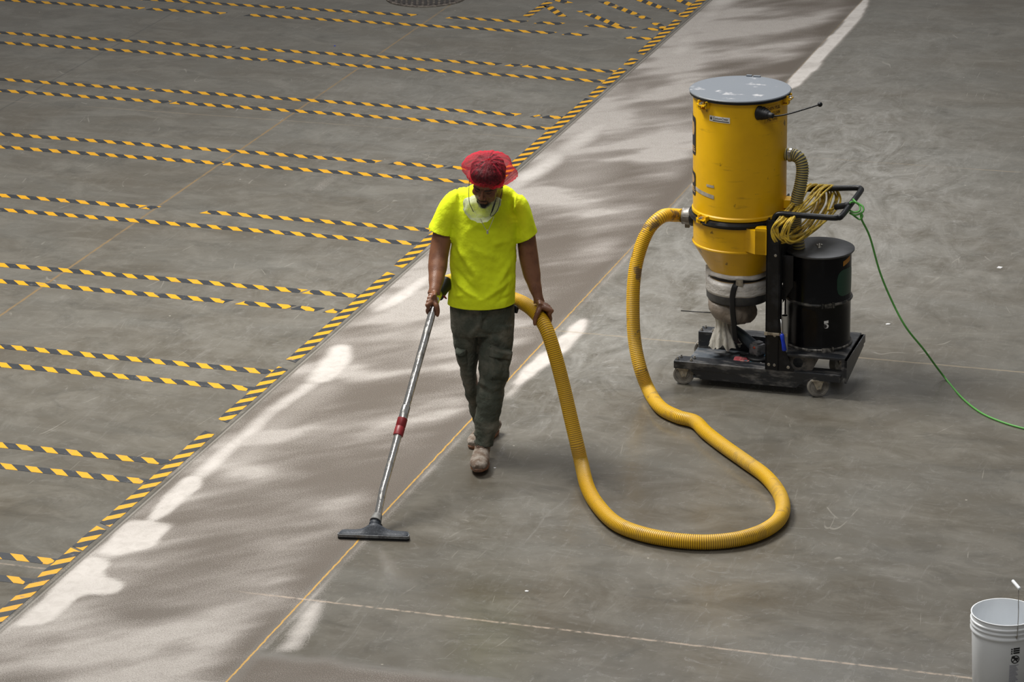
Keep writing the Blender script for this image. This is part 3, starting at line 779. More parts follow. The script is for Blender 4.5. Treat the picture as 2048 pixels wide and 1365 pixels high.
# ring between barrel and hopper
mb = MB()
mb.lathe([(.266, .955), (.283, .959), (.288, .970), (.283, .981), (.268, .984), (.262, .984)], (BX, BY, 0), 72, caps=False)
mb.lathe([(.262, .944), (.268, .946), (.268, .954), (.262, .956)], (BX, BY, 0), 72, caps=False)
obj('seal_ring', mb, M['black'], cart, angle=SH)
# hopper
mb = MB()
mb.lathe([(.150, .60), (.155, .61), (.160, .63), (.262, .800), (.266, .805), (.266, .812), (.260, .816), (.260, .955), (.24, .96)], (BX, BY, 0), 72)
# flat bracket panels to the posts
mb.box((.47, -.012, .82), (.535, .05, .97)); mb.prism([(.40, .03), (.47, -.012), (.53, -.012), (.53, .05)], .82, .955)
mb.box((.50, .50, .82), (.60, .54, .95))
obj('hopper', mb, M['yellow'], cart, angle=SH)
mb = MB()
for a_, b_ in (((BX + .255, BY - .03, 1.02), (BX + .325, BY + .05, 1.07)), ((BX + .255, BY - .03, .92), (BX + .33, BY + .05, .955)), ((BX + .245, BY - .02, .84), (BX + .33, BY + .05, .87))):
    mb = MB(); mb.box(a_, b_, bev=.003); obj('side_bracket', mb, M['yellow'], cart)
# outlet: plastic wrap, dark ring, strap, bag
def wob(a, z0):
    def f(v, q, i):
        d = Vector((v.x - BX, v.y - BY, 0)); n = noise.noise(Vector((math.cos(q) * 3, math.sin(q) * 3, v.z * 30 + z0)))
        return v + d.normalized() * n * a + Vector((0, 0, noise.noise(Vector((math.cos(q) * 2, math.sin(q) * 2, z0 + 5))) * a * 1.2))
    return f
mb = MB(); mb.lathe([(.150, .615), (.178, .622), (.182, .634), (.170, .645), (.160, .65)], (BX, BY, 0), 64, fn=wob(.008, 1), caps=False)
mb.lathe([(.172, .518), (.1875, .520), (.1885, .535), (.187, .545), (.1885, .556), (.187, .568), (.188, .580), (.184, .590), (.172, .597), (.15, .598)], (BX, BY, 0), 72, fn=wob(.0028, 2), caps=False)
sk = []
for i in range(7): sk.append((BX - .17 + i * .006, BY - .03 - i * .012, .60 + i * .008))
mb.tube([(BX - .175, BY - .03, .655), (BX - .170, BY - .06, .60), (BX - .165, BY - .09, .565)], [(.004, .02), (.005, .014), (.002, .004)], 10)
obj('plastic_wrap', mb, M['plastic_wrap'], cart)
mb = MB(); mb.lathe([(.158, .596), (.164, .60), (.164, .622), (.158, .626)], (BX, BY, 0), 48, caps=False)
obj('cinch_strap', mb, M['rubber'], cart)
mb = MB(); mb.lathe([(.161, .588), (.168, .590), (.166, .600), (.16, .603)], (BX, BY, 0), 48, caps=False)
obj('cardboard_rim', mb, mat('cardboard', (.38, .26, .13), .8), cart)
mb = MB(); mb.lathe([(.12, .462), (.165, .462), (.178, .470), (.184, .480), (.186, .522), (.178, .527), (.12, .527)], (BX, BY, 0), 64)
obj('collar_ring', mb, M['grey_rubber'] if False else mat('dark_grey_plastic', (.035, .037, .04), .45, col2=(.06, .06, .062), nscale=20), cart, angle=SH)
mb = MB()
xb = BX + .015; yf = BY - .192
pts = spline([(xb + .02, yf + .03, .612), (xb + .005, yf + .002, .585), (xb - .006, yf - .004, .52), (xb - .004, yf - .004, .46), (xb, yf + .01, .38), (xb + .006, yf + .03, .27), (xb + .02, yf + .06, .235)], 8)
mb.tube(pts, [(.016 if i > 3 else .012, .0025) for i in range(len(pts))], 8, side=(1, 0, 0))
obj('hanging_strap', mb, M['rubber'], cart)
mb = MB(); mb.box((xb + .012, yf + .006, .594), (xb + .052, yf + .022, .628))
obj('buckle', mb, M['steel'], cart)
bagc = (BX - .04, BY - .05)
mb = MB()
prof = [(.02, .335), (.07, .345), (.105, .362), (.122, .385), (.128, .41), (.124, .44), (.110, .465), (.07, .475)]
def bagf(v, q, i):
    d = Vector((v.x - bagc[0], v.y - bagc[1], 0))
    n = noise.noise(Vector((math.cos(q) * 1.6, math.sin(q) * 1.6, v.z * 9))) * .022 + noise.noise(Vector((math.cos(q) * 6, math.sin(q) * 6, v.z * 18))) * .007
    tilt = d.x * -.25
    return v + (d.normalized() * n if d.length > 1e-6 else Vector()) + Vector((0, 0, tilt if v.z < .45 else 0)) + Vector((.02 if q < PI / 2 else 0, 0, 0))
mb.lathe(prof, (bagc[0], bagc[1], 0), 64, fn=bagf)
obj('dust_bag', mb, M['bag'], cart)
mb = MB()
tc_ = (BX - .085, BY - .06)
def tailf(v, q, i):
    d = Vector((v.x - tc_[0], v.y - tc_[1], 0)); k = (.38 - v.z) / .2
    pl = math.sin(q * 9 + 2 * math.sin(q)) * .13 * max(0, k) + noise.noise(Vector((q * 2, v.z * 5, 3))) * .25 * max(0, k)
    z = noise.noise(Vector((math.cos(q) * 2.5, math.sin(q) * 2.5, 7))) * .05 if i == 0 else (noise.noise(Vector((math.cos(q) * 2.5, math.sin(q) * 2.5, 7))) * .03 if i == 1 else 0)
    return v + d * pl + Vector((.03 * k - .02 * k * (1 if q > 2 else 0), 0, z))
mb.lathe([(.078, .19), (.072, .21), (.060, .25), (.043, .295), (.038, .33), (.046, .37), (.05, .40)], (tc_[0], tc_[1], 0), 96, fn=tailf, caps=False)
obj('bag_tail', mb, M['bag_tail'], cart)
rd0, rd1 = ml(1362, 622, BY - .05), ml(1440, 627, BY - .05)
mb = MB(); mb.cyl(rd0, rd1, .003, 8)
obj('rod', mb, M['rubber'], cart)
# inlet coupling on the left of the hopper
IN = Vector((BX - .262, BY - .02, .93))
mb = MB()
mb.cyl((IN.x + .02, IN.y, IN.z), (IN.x - .012, IN.y, IN.z), .055, 28, bev=.004)
inl = obj('inlet_flange', mb, M['rubber'], cart, angle=SH)
mb = MB()
mb.tube([(IN.x - .010, IN.y, IN.z), (IN.x - .014, IN.y, IN.z), (IN.x - .030, IN.y, IN.z), (IN.x - .046, IN.y, IN.z), (IN.x - .060, IN.y, IN.z), (IN.x - .063, IN.y, IN.z)], [.046, .051, .052, .047, .049, .040], 28)
for sgn in (-1, 1):
    mb.box((IN.x - .050, IN.y + sgn * .050 - .004, IN.z - .012), (IN.x - .016, IN.y + sgn * .050 + .004, IN.z + .012))
mb.box((IN.x - .045, IN.y - .02, IN.z - .064), (IN.x - .020, IN.y + .0, IN.z - .04))
obj('camlock', mb, M['grey_rubber'] if False else mat('cast_camlock', (.16, .15, .14), .45, .5, col2=(.26, .25, .23), nscale=30), inl, angle=SH)
# bellows and pull rod near the top right
q = R(-51)
bc = Vector((BX + .262 * math.cos(q), BY + .262 * math.sin(q), 1.612))
bd = (Vector((math.cos(q + .45), math.sin(q + .45), -.03))).normalized()
mb = MB()
prof = [(0.0, .045), (.004, .050), (.012, .045), (.016, .038), (.024, .044), (.028, .034), (.036, .039), (.040, .029), (.048, .034), (.052, .024), (.060, .029), (.064, .019), (.076, .018), (.090, .017), (.094, .010)]
mb.tube([bc - bd * .012 + bd * a * 1.08 for a, r in prof], [r * .86 for a, r in prof], 28)
bl = obj('bellows', mb, M['rubber'], cart)
kn = ml(1640, 209, BY - .20)
rs = bc + bd * .084
mb = MB(); pts = spline([rs, rs + (kn - rs) * .12 + Vector((0, 0, -.008)), rs + (kn - rs) * .4 + Vector((0, 0, -.010)), kn], 8); mb.tube(pts, .0045, 10)
obj('pull_rod', mb, M['black'], bl)
mb = MB(); mb.ell(kn, (.014, .014, .014), None, 18, 12); obj('pull_knob', mb, M['black'], bl)

# decals that follow the barrel wall
def on_wall(mb, q0, z0, r=.2632):
    """flat x, z drawing wrapped round the barrel; x right as seen from outside"""
    out = []
    for v in mb.v:
        qq = q0 + v.x / .262
        rr = r + v.y
        out.append(Vector((BX + rr * math.cos(qq), BY + rr * math.sin(qq), z0 + v.z)))
    mb.v = out; return mb
def panel(x0, z0, x1, z1, n=10, th=.0006, rnd=0.0):
    mb = MB(); vs = []; fs = []
    for i in range(n + 1):
        x = x0 + (x1 - x0) * i / n
        cut = 0
        if rnd:
            e = min(x - x0, x1 - x)
            if e < rnd: cut = rnd - math.sqrt(max(0, rnd * rnd - (rnd - e) ** 2))
        for (zz, y) in ((z0 + cut, 0), (z1 - cut, 0), (z1 - cut, th), (z0 + cut, th)): vs.append((x, y, zz))
    for i in range(n):
        o = i * 4
        for k in range(4): fs.append((o + k, o + (k + 1) % 4, o + 4 + (k + 1) % 4, o + 4 + k))
    fs += [(3, 2, 1, 0), (n * 4, n * 4 + 1, n * 4 + 2, n * 4 + 3)]
    return mb.add(vs, fs, False)
def text_mb(s, size, x=0, z=0, shear=0.0, off=.0008, align='LEFT', bold=.0, rot=0.0, sx=1.0):
    cu = bpy.data.curves.new('t', 'FONT'); cu.body = s; cu.size = size; cu.shear = shear; cu.align_x = align; cu.offset = bold; cu.resolution_u = 3
    o = bpy.data.objects.new('t', cu); C.objects.link(o)
    me = bpy.data.meshes.new_from_object(o.evaluated_get(bpy.context.evaluated_depsgraph_get()))
    vs = []
    for v in me.vertices:
        a, b = v.co.x * sx, v.co.y
        vs.append(Vector((x + a * math.cos(rot) - b * math.sin(rot), off, z + a * math.sin(rot) + b * math.cos(rot))))
    fs = [tuple(p.vertices) for p in me.polygons]
    bpy.data.objects.remove(o); bpy.data.curves.remove(cu); bpy.data.meshes.remove(me)
    return MB().add(vs, fs, False)
def shift(mb, dz_per_x):
    for v in mb.v: v.z += v.x * dz_per_x
    return mb
qS = R(-105)
# little white sticker
st = obj('maker_sticker', on_wall(shift(panel(-.050, -.015, .075, .017), -.02), qS, 1.572), M['white'], barrel)
tx = text_mb('CustomCrete', .0195, -.028, -.0005, .4, .0008, sx=.82, bold=.0004)
obj('lettering', on_wall(shift(tx, -.02), qS, 1.572), M['ink'], st)
dm = MB().add([(-.046, .0008, .001), (-.039, .0008, -.011), (-.032, .0008, .001), (-.039, .0008, .013)], [(0, 1, 2, 3)], False)
dm2 = panel(-.029, -.011, .070, -.006, th=.0008); dm.add(dm2.v, dm2.f, False)
obj('emblem', on_wall(shift(dm, -.02), qS, 1.572), M['ink'], st)
# instructions beside the bellows
qT = R(-41)
wd = obj('instruction_sticker', on_wall(panel(-.02, -.052, .075, .046), qT, 1.60), mat('amber_film', (.56, .30, .005), .35), barrel)
first = True
for i, s_ in enumerate(('THEN PULL', 'TO CLEAN', 'FILTERS')):
    tx = text_mb(s_, .026, -.012 + i * .004, .018 - i * .030, .15, .0009, bold=.0006, sx=.82)
    obj('lettering', on_wall(tx, qT, 1.60), M['brown_ink'], wd)
# dark emblems wrapping the far left side
tan = mat('tan_print', (.40, .26, .12), .5)
for z0, z1, q0 in ((1.325, 1.545, R(-145)), (1.09, 1.225, R(-145))):
    e = obj('side_emblem', on_wall(panel(-.16, 0, .0, z1 - z0, rnd=.018, n=24), q0, z0, .2634), M['ink'], barrel)
    for k in range(3): obj('emblem_stripe', on_wall(panel(-.13 + .03 * k, .02 + .012 * k, -.006 - .006 * k, .026 + .012 * k), q0, z0, .2641), tan, e)
    obj('emblem_print', on_wall(panel(-.12, (z1 - z0) * .5, -.02, (z1 - z0) * .85, rnd=.03, n=12), q0, z0, .2641), tan, e)
# tape scraps on the barrel
mb = shift(panel(-.150, .0, .045, .022), -.10)
obj('tape_scrap', on_wall(mb, R(-119), 1.115), M['tape_grey'], barrel)
obj('tape_scrap', on_wall(panel(-.035, .0, .018, .014), R(-113), 1.175), M['tape_grey'], barrel)

# frame: two channel rails, low tray, raised right end
mb = MB()
def profile_x(poly, x0, x1):
    """poly in (y, z), extruded along x"""
    n = len(poly); vs = [Vector((x0, y, z)) for y, z in poly] + [Vector((x1, y, z)) for y, z in poly]
    fs = [tuple(range(n)), tuple(range(2 * n - 1, n - 1, -1))] + [(i, n + i, n + (i + 1) % n, (i + 1) % n) for i in range(n)]
    return vs, fs
mb.box((0, 0, .100), (.965, .10, .145), bev=.004)
mb.prism([(0.105, 0), (.155, -.0), (.155, .0)], .1, .101)
sk = [(.085, .105), (.155, .048), (.710, .048), (.765, .105)]
vs = [Vector((x, .002, z)) for x, z in sk] + [Vector((x, .012, z)) for x, z in sk]
mb.add(vs, [(0, 1, 2, 3), (7, 6, 5, 4), (0, 4, 5, 1), (1, 5, 6, 2), (2, 6, 7, 3), (3, 7, 4, 0)], False)
obj('front_rail', mb, M['frame'], cart)
mb = MB(); mb.box((0.065, .305, .118), (.62, .405, .226), bev=.006)
obj('rear_rail', mb, M['frame'], cart)
mb = MB(); mb.box((.062, .095, .112), (.62, .41, .126), bev=.002); mb.box((.11, .012, .05), (.70, .40, .062)); mb.box((.62, .1, .112), (.70, .40, .118)); mb.box((.04, .405, .1), (.12, .53, .118))
obj('tray', mb, M['deck'], cart)
mb = MB()
mb.box((.600, .0, .232), (.985, .46, .247), bev=.003)
mb.prism([(.985, .0), (.985, .46), (1.005, .47), (.998, -.0)], .19, .235)
mb.box((.968, .0, .130), (.985, .46, .235), bev=.002)
vs = [Vector((.985, -.0, .235)), Vector((.985, .47, .235)), Vector((.985, .47, .165)), Vector((.985, 0, .10)), Vector((.997, 0, .235)), Vector((.997, .47, .235)), Vector((.997, .47, .165)), Vector((.997, 0, .10))]
mb.add(vs, [(0, 1, 2, 3), (7, 6, 5, 4), (0, 4, 5, 1), (1, 5, 6, 2), (2, 6, 7, 3), (3, 7, 4, 0)], False)
mb.box((.60, .40, .20), (.985, .45, .235))
obj('drum_platform', mb, M['frame'], cart)
# perforated pocket plate below the drum
mb = MB()
import itertools
def holed(x0, x1, z0, z1, y, cx, cz, r, th=.006, n=24, slope=0.0):
    vs = []; fs = []
    def edge(a):
        c, s_ = math.cos(a), math.sin(a); k = min(((x1 - cx) if c > 0 else (cx - x0)) / max(abs(c), 1e-6), ((z1 - cz) if s_ > 0 else (cz - z0)) / max(abs(s_), 1e-6))
        return cx + c * k, cz + s_ * k
    for k in range(n):
        a = 2 * PI * (k + .5) / n; ex, ez = edge(a)
        if slope: ex -= max(0, (ex - cx)) * slope * (z1 - ez) / (z1 - z0)
        ix, iz = cx + r * math.cos(a), cz + r * math.sin(a)
        vs += [(ex, y, ez), (ix, y, iz), (ex, y + th, ez), (ix, y + th, iz)]
    for k in range(n):
        o = k * 4; p = ((k + 1) % n) * 4
        fs += [(o, p, p + 1, o + 1), (o + 2, o + 3, p + 3, p + 2), (o + 1, p + 1, p + 3, o + 3), (o, o + 2, p + 2, p)]
    return vs, fs
vs, fs = holed(.63, .835, .145, .232, .03, .713, .188, .030, slope=.35, n=32)
mb.add(vs, fs, False)
obj('pocket_plate', mb, mat('dusty_plate', (.10, .09, .08), .6, col2=(.03, .03, .03), nscale=30), cart)
# posts
def post(y0, y1):
    mb = MB(); mb.box((.532, y0, .145), (.612, y0 + .008, 1.02), bev=.002); mb.box((.532, y0, .145), (.540, y1, 1.02)); mb.box((.604, y0, .145), (.612, y1, 1.02))
    p = obj('post', mb, M['black'], cart)
    for z in (.175, .35, .82, .98):
        b = MB(); b.cyl((.586, y0 - .004, z), (.586, y0 + .004, z), .0085, 12, bev=.0015); obj('bolt', b, M['steel'], p, angle=SH)
    return p
p1 = post(-.004, .055)
for xx, zz in ((.665, .168), (.553, .175)):
    b = MB(); b.cyl((xx, -.006, zz), (xx, .004, zz), .0095, 12, bev=.0015); obj('bolt', b, M['steel'], p1, angle=SH)
p2 = post(.47, .53)
mb = MB(); vs = [Vector((x, y, z)) for y in (-.003, .006) for x, z in ((.61, .145), (.695, .145), (.695, .160), (.61, .335))]
mb.add(vs, [(0, 1, 2, 3), (7, 6, 5, 4), (0, 4, 5, 1), (1, 5, 6, 2), (2, 6, 7, 3), (3, 7, 4, 0)], False)
obj('gusset', mb, M['black'], cart)
mb = MB(); mb.box((.600, .055, .64), (.612, .48, .90)); mb.box((.612, .10, .64), (.66, .44, .70))
vs = [Vector((x, y, z)) for y in (.07, .08) for x, z in ((.612, .52), (.67, .62), (.67, .80), (.612, .80))]
mb.add(vs, [(0, 1, 2, 3), (7, 6, 5, 4), (0, 4, 5, 1), (1, 5, 6, 2), (2, 6, 7, 3), (3, 7, 4, 0)], False)
obj('back_panel', mb, M['black'], cart)
# handle
zh = 1.055; yF, yB = .022, .512
pts = spline([(.570, yF, .96), (.570, yF, 1.01), (.580, yF, 1.042), (.612, yF, zh), (.70, yF, zh), (.80, yF, zh), (.895, yF, zh), (.925, yF + .012, zh), (.940, yF + .04, zh + .002), (.955, .25, zh + .02), (.962, yB - .06, zh + .03), (.955, yB - .015, zh + .032), (.925, yB, zh + .032), (.80, yB, zh + .02), (.70, yB, zh + .01), (.612, yB, zh), (.580, yB, 1.042), (.570, yB, 1.01), (.570, yB, .96)], 8)
mb = MB(); mb.tube(pts, .0165, 18); obj('handle', mb, M['black'], cart)
# tape clip round the post
mb = MB(); mb.box((.528, -.009, .352), (.618, -.004, .366)); mb.box((.612, -.009, .352), (.66, -.003, .366)); mb.box((.527, -.012, .350), (.545, -.004, .368))
obj('hose_clamp', mb, M['fork'], cart)
# casters
def caster(x, y, ang, zt=.1, r=.061):
    mt = Matrix.Translation((x, y, 0)) @ Matrix.Rotation(ang, 4, 'Z')
    mb = MB(); wy = .019
    prof = [(.012, -wy), (.030, -wy * .9), (.034, -wy * .72), (.045, -wy * .72), (.049, -wy), (r - .003, -wy), (r, -wy * .7), (r, wy * .7), (r - .003, wy), (.049, wy), (.045, wy * .72), (.034, wy * .72), (.030, wy * .9), (.012, wy)]
    mb.lathe(prof, (0, 0, 0), 40, mt @ Matrix.Translation((0, 0, r)) @ Matrix.Rotation(PI / 2, 4, 'X'))
    root = obj('caster', mb, M['wheel'], cart, angle=SH)
    mb = MB()
    for sg in (-1, 1):
        vs = [Vector((px, sg * (.025), pz)) for px, pz in ((-.035, zt), (.030, zt), (.012, r - .012), (-.010, r - .014))]
        vs += [v + Vector((0, sg * .003, 0)) for v in vs]
        mb.add([mt @ v for v in vs], [(0, 1, 2, 3), (7, 6, 5, 4), (0, 4, 5, 1), (1, 5, 6, 2), (2, 6, 7, 3), (3, 7, 4, 0)], False)
    mb.box((-.04, -.032, zt - .004), (.036, .032, zt + .002), mt)
    obj('fork', mb, M['fork'], root)
    mb = MB(); mb.tube([mt @ Vector((0, -.034, r)), mt @ Vector((0, .034, r))], .007, 10); obj('axle', mb, M['steel'], root, angle=SH)
caster(.050, .040, R(12)); caster(.828, .030, R(24), .102); caster(.845, .455, R(75), .102); caster(.06, .475, R(10))
# carriage bolts on both rails
def rbolt(x, y, z):
    b = MB(); b.cyl((x, y, z - .002), (x, y, z + .016), .0055, 10); b.cyl((x, y, z), (x, y, z + .008), .009, 6)
    obj('bolt', b, M['steel'], cart, angle=SH)
for x, y in ((.018, .030), (.028, .068), (.098, .026), (.106, .068)): rbolt(x, y, .145)
for x, y in ((.082, .325), (.092, .375), (.150, .322), (.160, .372)): rbolt(x, y, .226)

# black drum
DXc, DYc = .776, .255
drum = thing('filter_drum', 'black steel drum with a flat lid standing on the right end of the cart', 'drum', MR @ Vector((DXc, DYc, .2475)), MA)
mb = MB(); Hd = .545
mb.lathe([(.17, 0), (.186, 0), (.190, .006), (.190, .014), (.184, .022), (.181, .03), (.181, .232), (.181, .272), (.184, .276), (.184, .284), (.181, .288), (.181, Hd - .01), (.18, Hd)], (0, 0, 0), 64)
dbody = obj('drum_body', mb, M['drum'], drum, angle=SH)
mb = MB(); mb.lathe([(.181, .262), (.189, .265), (.193, .272), (.189, .280), (.181, .283)], (0, 0, 0), 64, caps=False)
bx_ = Matrix.Rotation(R(-62), 4, 'Z'); mb.box((.186, -.022, .262), (.205, .020, .286), bx_); mb.box((.186, .026, .26), (.202, .038, .288), bx_); mb.box((.186, -.038, .26), (.202, -.028, .288), bx_)
obj('locking_ring', mb, mat('ring_black', (.02, .02, .02), .4, .3, col2=(.16, .15, .13), nscale=25), drum, angle=SH)
mb = MB(); mb.lathe([(.181, .0), (.192, .001), (.194, .010), (.190, .016), (.182, .018)], (0, 0, 0), 64, caps=False)
mb.box((.186, -.03, .0), (.203, .022, .02), bx_); mb.box((.186, .026, -.0), (.205, .036, .026), bx_)
obj('bottom_ring', mb, mat('worn_ring', (.05, .048, .045), .5, .3, col2=(.33, .31, .28), nscale=30), drum, angle=SH)
mb = MB(); mb.lathe([(.17, Hd), (.195, Hd), (.198, Hd + .004), (.198, Hd + .010), (.192, Hd + .013), (.09, Hd + .011), (.001, Hd + .011)], (0, 0, 0), 72)
dl = obj('drum_lid', mb, mat('dusty_black_lid', (.035, .037, .04), .45, col2=(.09, .092, .096), nscale=5, nth=(.35, .75), stretch=(1, 3, 1), r2=.6), drum, angle=SH)
mb = MB(); mb.tube([(0, 0, Hd + .008), (0, 0, Hd + .016), (0, 0, Hd + .016), (0, 0, Hd + .034)], [.014, .012, .004, .004], 12)
for a in (.4, 3.5): mb.ell((.012 * math.cos(a), .012 * math.sin(a), Hd + .024), (.009, .003, .007), Matrix.Identity(4), 10, 8)
obj('wing_nut', mb, M['steel'], dl)
mb = MB(); mb.box((-.215, -.06, .25), (-.178, -.015, .31)); mb.box((-.205, -.05, .31), (-.178, -.02, .325))
obj('latch', mb, M['rubber'], drum)
def on_drum(mb, q0, z0, r=.1815):
    mb.v = [Vector(((r + v.y) * math.cos(q0 + v.x / .181), (r + v.y) * math.sin(q0 + v.x / .181), z0 + v.z)) for v in mb.v]; return mb
obj('green_sticker', on_drum(panel(-.05, 0, .12, .155, n=20, rnd=.05), R(-28), .31), M['green_paint'], dbody)
obj('warning_sticker', on_drum(shift(panel(-.02, 0, .05, .028), .25), R(-24), .49), M['orange'], dbody)
w_ = obj('paper_label', on_drum(shift(panel(-.011, .0, .014, .016), .1), R(-64), .165), M['white'], dbody)
mb = on_drum(panel(-.013, -.027, .016, -.001, rnd=.013, n=14), R(-64), .163); obj('round_label', mb, M['white'], dbody)
mb = on_drum(panel(-.014, -.024, .006, -.004, rnd=.0095, n=12), R(-64), .163, .1824); obj('label_print', mb, M['ink'], dbody)

# wire hose from barrel to drum lid
a0 = ml(1574, 299, BY); a0 = Vector((BX + .262, BY, 1.325))
pts = spline([a0 - Vector((.01, 0, 0)), a0 + Vector((.035, 0, 0)), a0 + Vector((.078, -.01, -.012)), a0 + Vector((.100, -.02, -.065)), a0 + Vector((.095, -.03, -.15)), a0 + Vector((.075, -.035, -.25)), a0 + Vector((.062, -.04, -.35)), a0 + Vector((.078, -.04, -.44)), Vector((.665, BY - .055, .83)), Vector((.668, BY - .055, .802))], 12)
pts = resample(pts, .0018)
L_ = 0; rad = []; prev = pts[0]
for p in pts:
    L_ += (p - prev).length; prev = p
    rad.append(.0345 + .0024 * math.cos(2 * PI * L_ / .0130))
mb = MB(); mb.tube(pts, rad, 24)
wh = obj('transfer_hose', mb, M['hose2'], cart)
mb = MB(); mb.tube([a0 + Vector((.020, 0, 0)), a0 + Vector((.034, 0, -.001))], [.0395, .0395], 24); mb.box((a0.x + .018, a0.y - .05, a0.z + .01), (a0.x + .036, a0.y - .030, a0.z + .03))
obj('band_clamp', mb, M['steel'], wh, angle=SH)

# holder tube strapped beside the post with a blue handled tool in it
tb = MR @ Vector((.638, .025, .285))
hl = thing('tube_holder', 'grey plastic tube strapped upright between the post and the black drum', 'tube', MR @ Vector((.634, .030, .247)), MA)
mb = MB(); n = 24; vs = []
h_ = .215
mb.tube([(0, 0, 0), (0, 0, h_), (0, 0, h_), (0, 0, h_ - .02)], [.019, .019, .0165, .0165], 24)
obj('tube_body', mb, M['pvc'], hl, angle=SH)
bt = thing('screwdriver', 'screwdriver with a bright blue handle hanging on the strap beside the post', 'screwdriver', MR @ Vector((.628, -.0, .26)), MA)
mb = MB(); mb.cyl((-.008, -.004, .19), (.0, -.010, .10), .0038, 10); obj('blade', mb, M['silver'], bt)
mb = MB(); mb.tube([(-.001, -.010, .105), (.001, -.011, .10), (.006, -.013, .07), (.012, -.016, .045), (.017, -.018, .015), (.018, -.018, .01)], [.007, .012, .0105, .011, .0135, .010], 14)
obj('grip', mb, M['blue'], bt)

# grinder lying in the tray
gr = thing('angle_grinder', 'dark blue and grey angle grinder lying in the cart tray behind the post', 'grinder', MR @ Vector((.435, .19, .127)), MA)
mb = MB()
pts = spline([(-.20, .10, .165), (-.15, .08, .146), (-.10, .06, .122), (-.05, .03, .095), (-.01, .005, .075)], 6)
mb.tube(pts, [.021 + .014 * (i / (len(pts) - 1)) ** 1.3 for i in range(len(pts))], 20)
gb = obj('motor_body', mb, M['tool_body'], gr)
mb = MB(); mt = Matrix.Rotation(R(-35), 4, 'Z')
mb.box((-.030, -.036, .030), (.050, .036, .102), mt, bev=.014); mb.box((-.01, -.028, .09), (.036, .028, .112), mt, bev=.008); mb.cyl((.030, -.020, .034), (.030, -.020, .012), .026, 20)
obj('gear_head', mb, M['tool_grey'], gr)
mb = MB(); mb.ell((.004, -.040, .085), (.014, .008, .008)); obj('spindle_lock', mb, M['tool_red'], gr)
mb = MB(); mb.lathe([(.01, .006), (.066, .006), (.071, .010), (.071, .028), (.066, .034), (.03, .035)], (.022, -.02, 0), 40); obj('disc_guard', mb, M['rubber'], gr, angle=SH)
mb = MB(); mb.tube(spline([(-.03, -.02, .02), (-.07, -.04, .022), (-.09, -.01, .018), (-.05, .02, .02), (-.10, .03, .015)], 8), .006, 8); obj('power_cord', mb, M['rubber'], gr)
# cloths in the tray
def rag(name, label, lx, ly_, sx_, sy_, m, h=.02, seed=0, rot=0.0):
    t = MB(); n = 14; vs = []; fs = []
    for i in range(n + 1):
        for j in range(n + 1):
            u, v = i / n - .5, j / n - .5
            z = .006 + (.5 + noise.noise(Vector((u * 2.6 + seed, v * 2.6, seed)))) * h
            k = 1 + noise.noise(Vector((u * 2, v * 2, seed + 3))) * .35
            vs.append(Vector((u * sx_ * k, v * sy_ * k, z)))
    for i in range(n):
        for j in range(n):
            o = i * (n + 1) + j; fs.append((o, o + 1, o + n + 2, o + n + 1))
    k0 = len(vs); vs += [Vector((v.x, v.y, max(0, v.z - .006))) for v in vs]
    fs += [tuple(k0 + i for i in reversed(f)) for f in fs]
    bd = [i for i in range(n + 1)] + [i * (n + 1) + n for i in range(1, n + 1)] + [n * (n + 1) + i for i in range(n - 1, -1, -1)] + [i * (n + 1) for i in range(n - 1, 0, -1)]
    for a_, b_ in zip(bd, bd[1:] + bd[:1]): fs.append((a_, b_, b_ + k0, a_ + k0))
    t.add(vs, fs, True)
    o = obj(name, t, m); o.location = MR @ Vector((lx, ly_, .126)); o.rotation_euler = (0, 0, MA + rot)
    tag(o, label, name)
rag('rag', 'crumpled red rag in the cart tray beside the grinder', .365, .125, .09, .06, M['pink'], .022, 2)
rag('cloth', 'folded teal and dark cloth in the cart tray in front of the grinder', .430, .125, .11, .05, M['teal'], .014, 5, R(-25))
rag('paper', 'white folded paper lying on the teal cloth in the cart tray', .455, .135, .085, .022, M['white'], .022, 9, R(-40))
rag('sack', 'light blue plastic bag in the cart tray close to the post', .505, .19, .045, .06, M['sky'], .045, 12)

# yellow cord hung in loops over the handle
mb = MB()
random.seed(11)
pts = []
nl = 12
for i in range(nl):
    f = i / (nl - 1); j = lambda a: (random.random() - .5) * a
    tx = .665 + .125 * f + j(.03)           # where it lies over the rear arm
    bxx = .60 + .07 * f + j(.05)            # where it hangs
    pts += [(tx, yB + .012, zh + .03 + j(.006)), (tx - .02 + j(.02), yB - .10, zh + .032 + j(.02)), (tx - .045 + j(.03), .22 + j(.05), zh - .00 + j(.03)),
            (bxx + .02, yF - .028 + j(.01), zh - .02 + j(.02)), (bxx - .02 + j(.02), yF - .034 + j(.01), zh - .07 - .05 * random.random()), (bxx + .01 + j(.02), yF - .01, .94 - .05 * random.random()),
            (bxx + .06 + j(.02), .14, .90 + j(.05)), (tx + .01 + j(.02), .34 + j(.04), .93 + j(.04)), (tx + .03 + j(.02), yB - .0 + .03, .985 + j(.03)), (tx + .02, yB + .034, zh + .0)]
path = spline(pts + [(.80, .36, 1.0), (.84, .25, 1.03), (.872, .215, 1.055)], 9)
mb.tube(path, .0062, 8)
cord = thing('extension_cord', 'yellow extension cord hung in many loops over the black cart handle', 'cord', MR @ Vector((.70, .30, .90)), MA)
inv = ROOT[cord.name].inverted() @ MR
mb.v = [inv @ v for v in mb.v]
obj('cord_loops', mb, M['yellow_cord'], cord)
mb = MB(); c0, c1 = Vector((.868, .215, 1.056)), Vector((.962, .205, 1.082))
mb.tube([c0, c0.lerp(c1, .04), c0.lerp(c1, .3), c0.lerp(c1, .34), c0.lerp(c1, .6), c0.lerp(c1, .64), c0.lerp(c1, .97), c1], [.012, .0165, .0165, .0175, .0165, .018, .018, .012], 18)
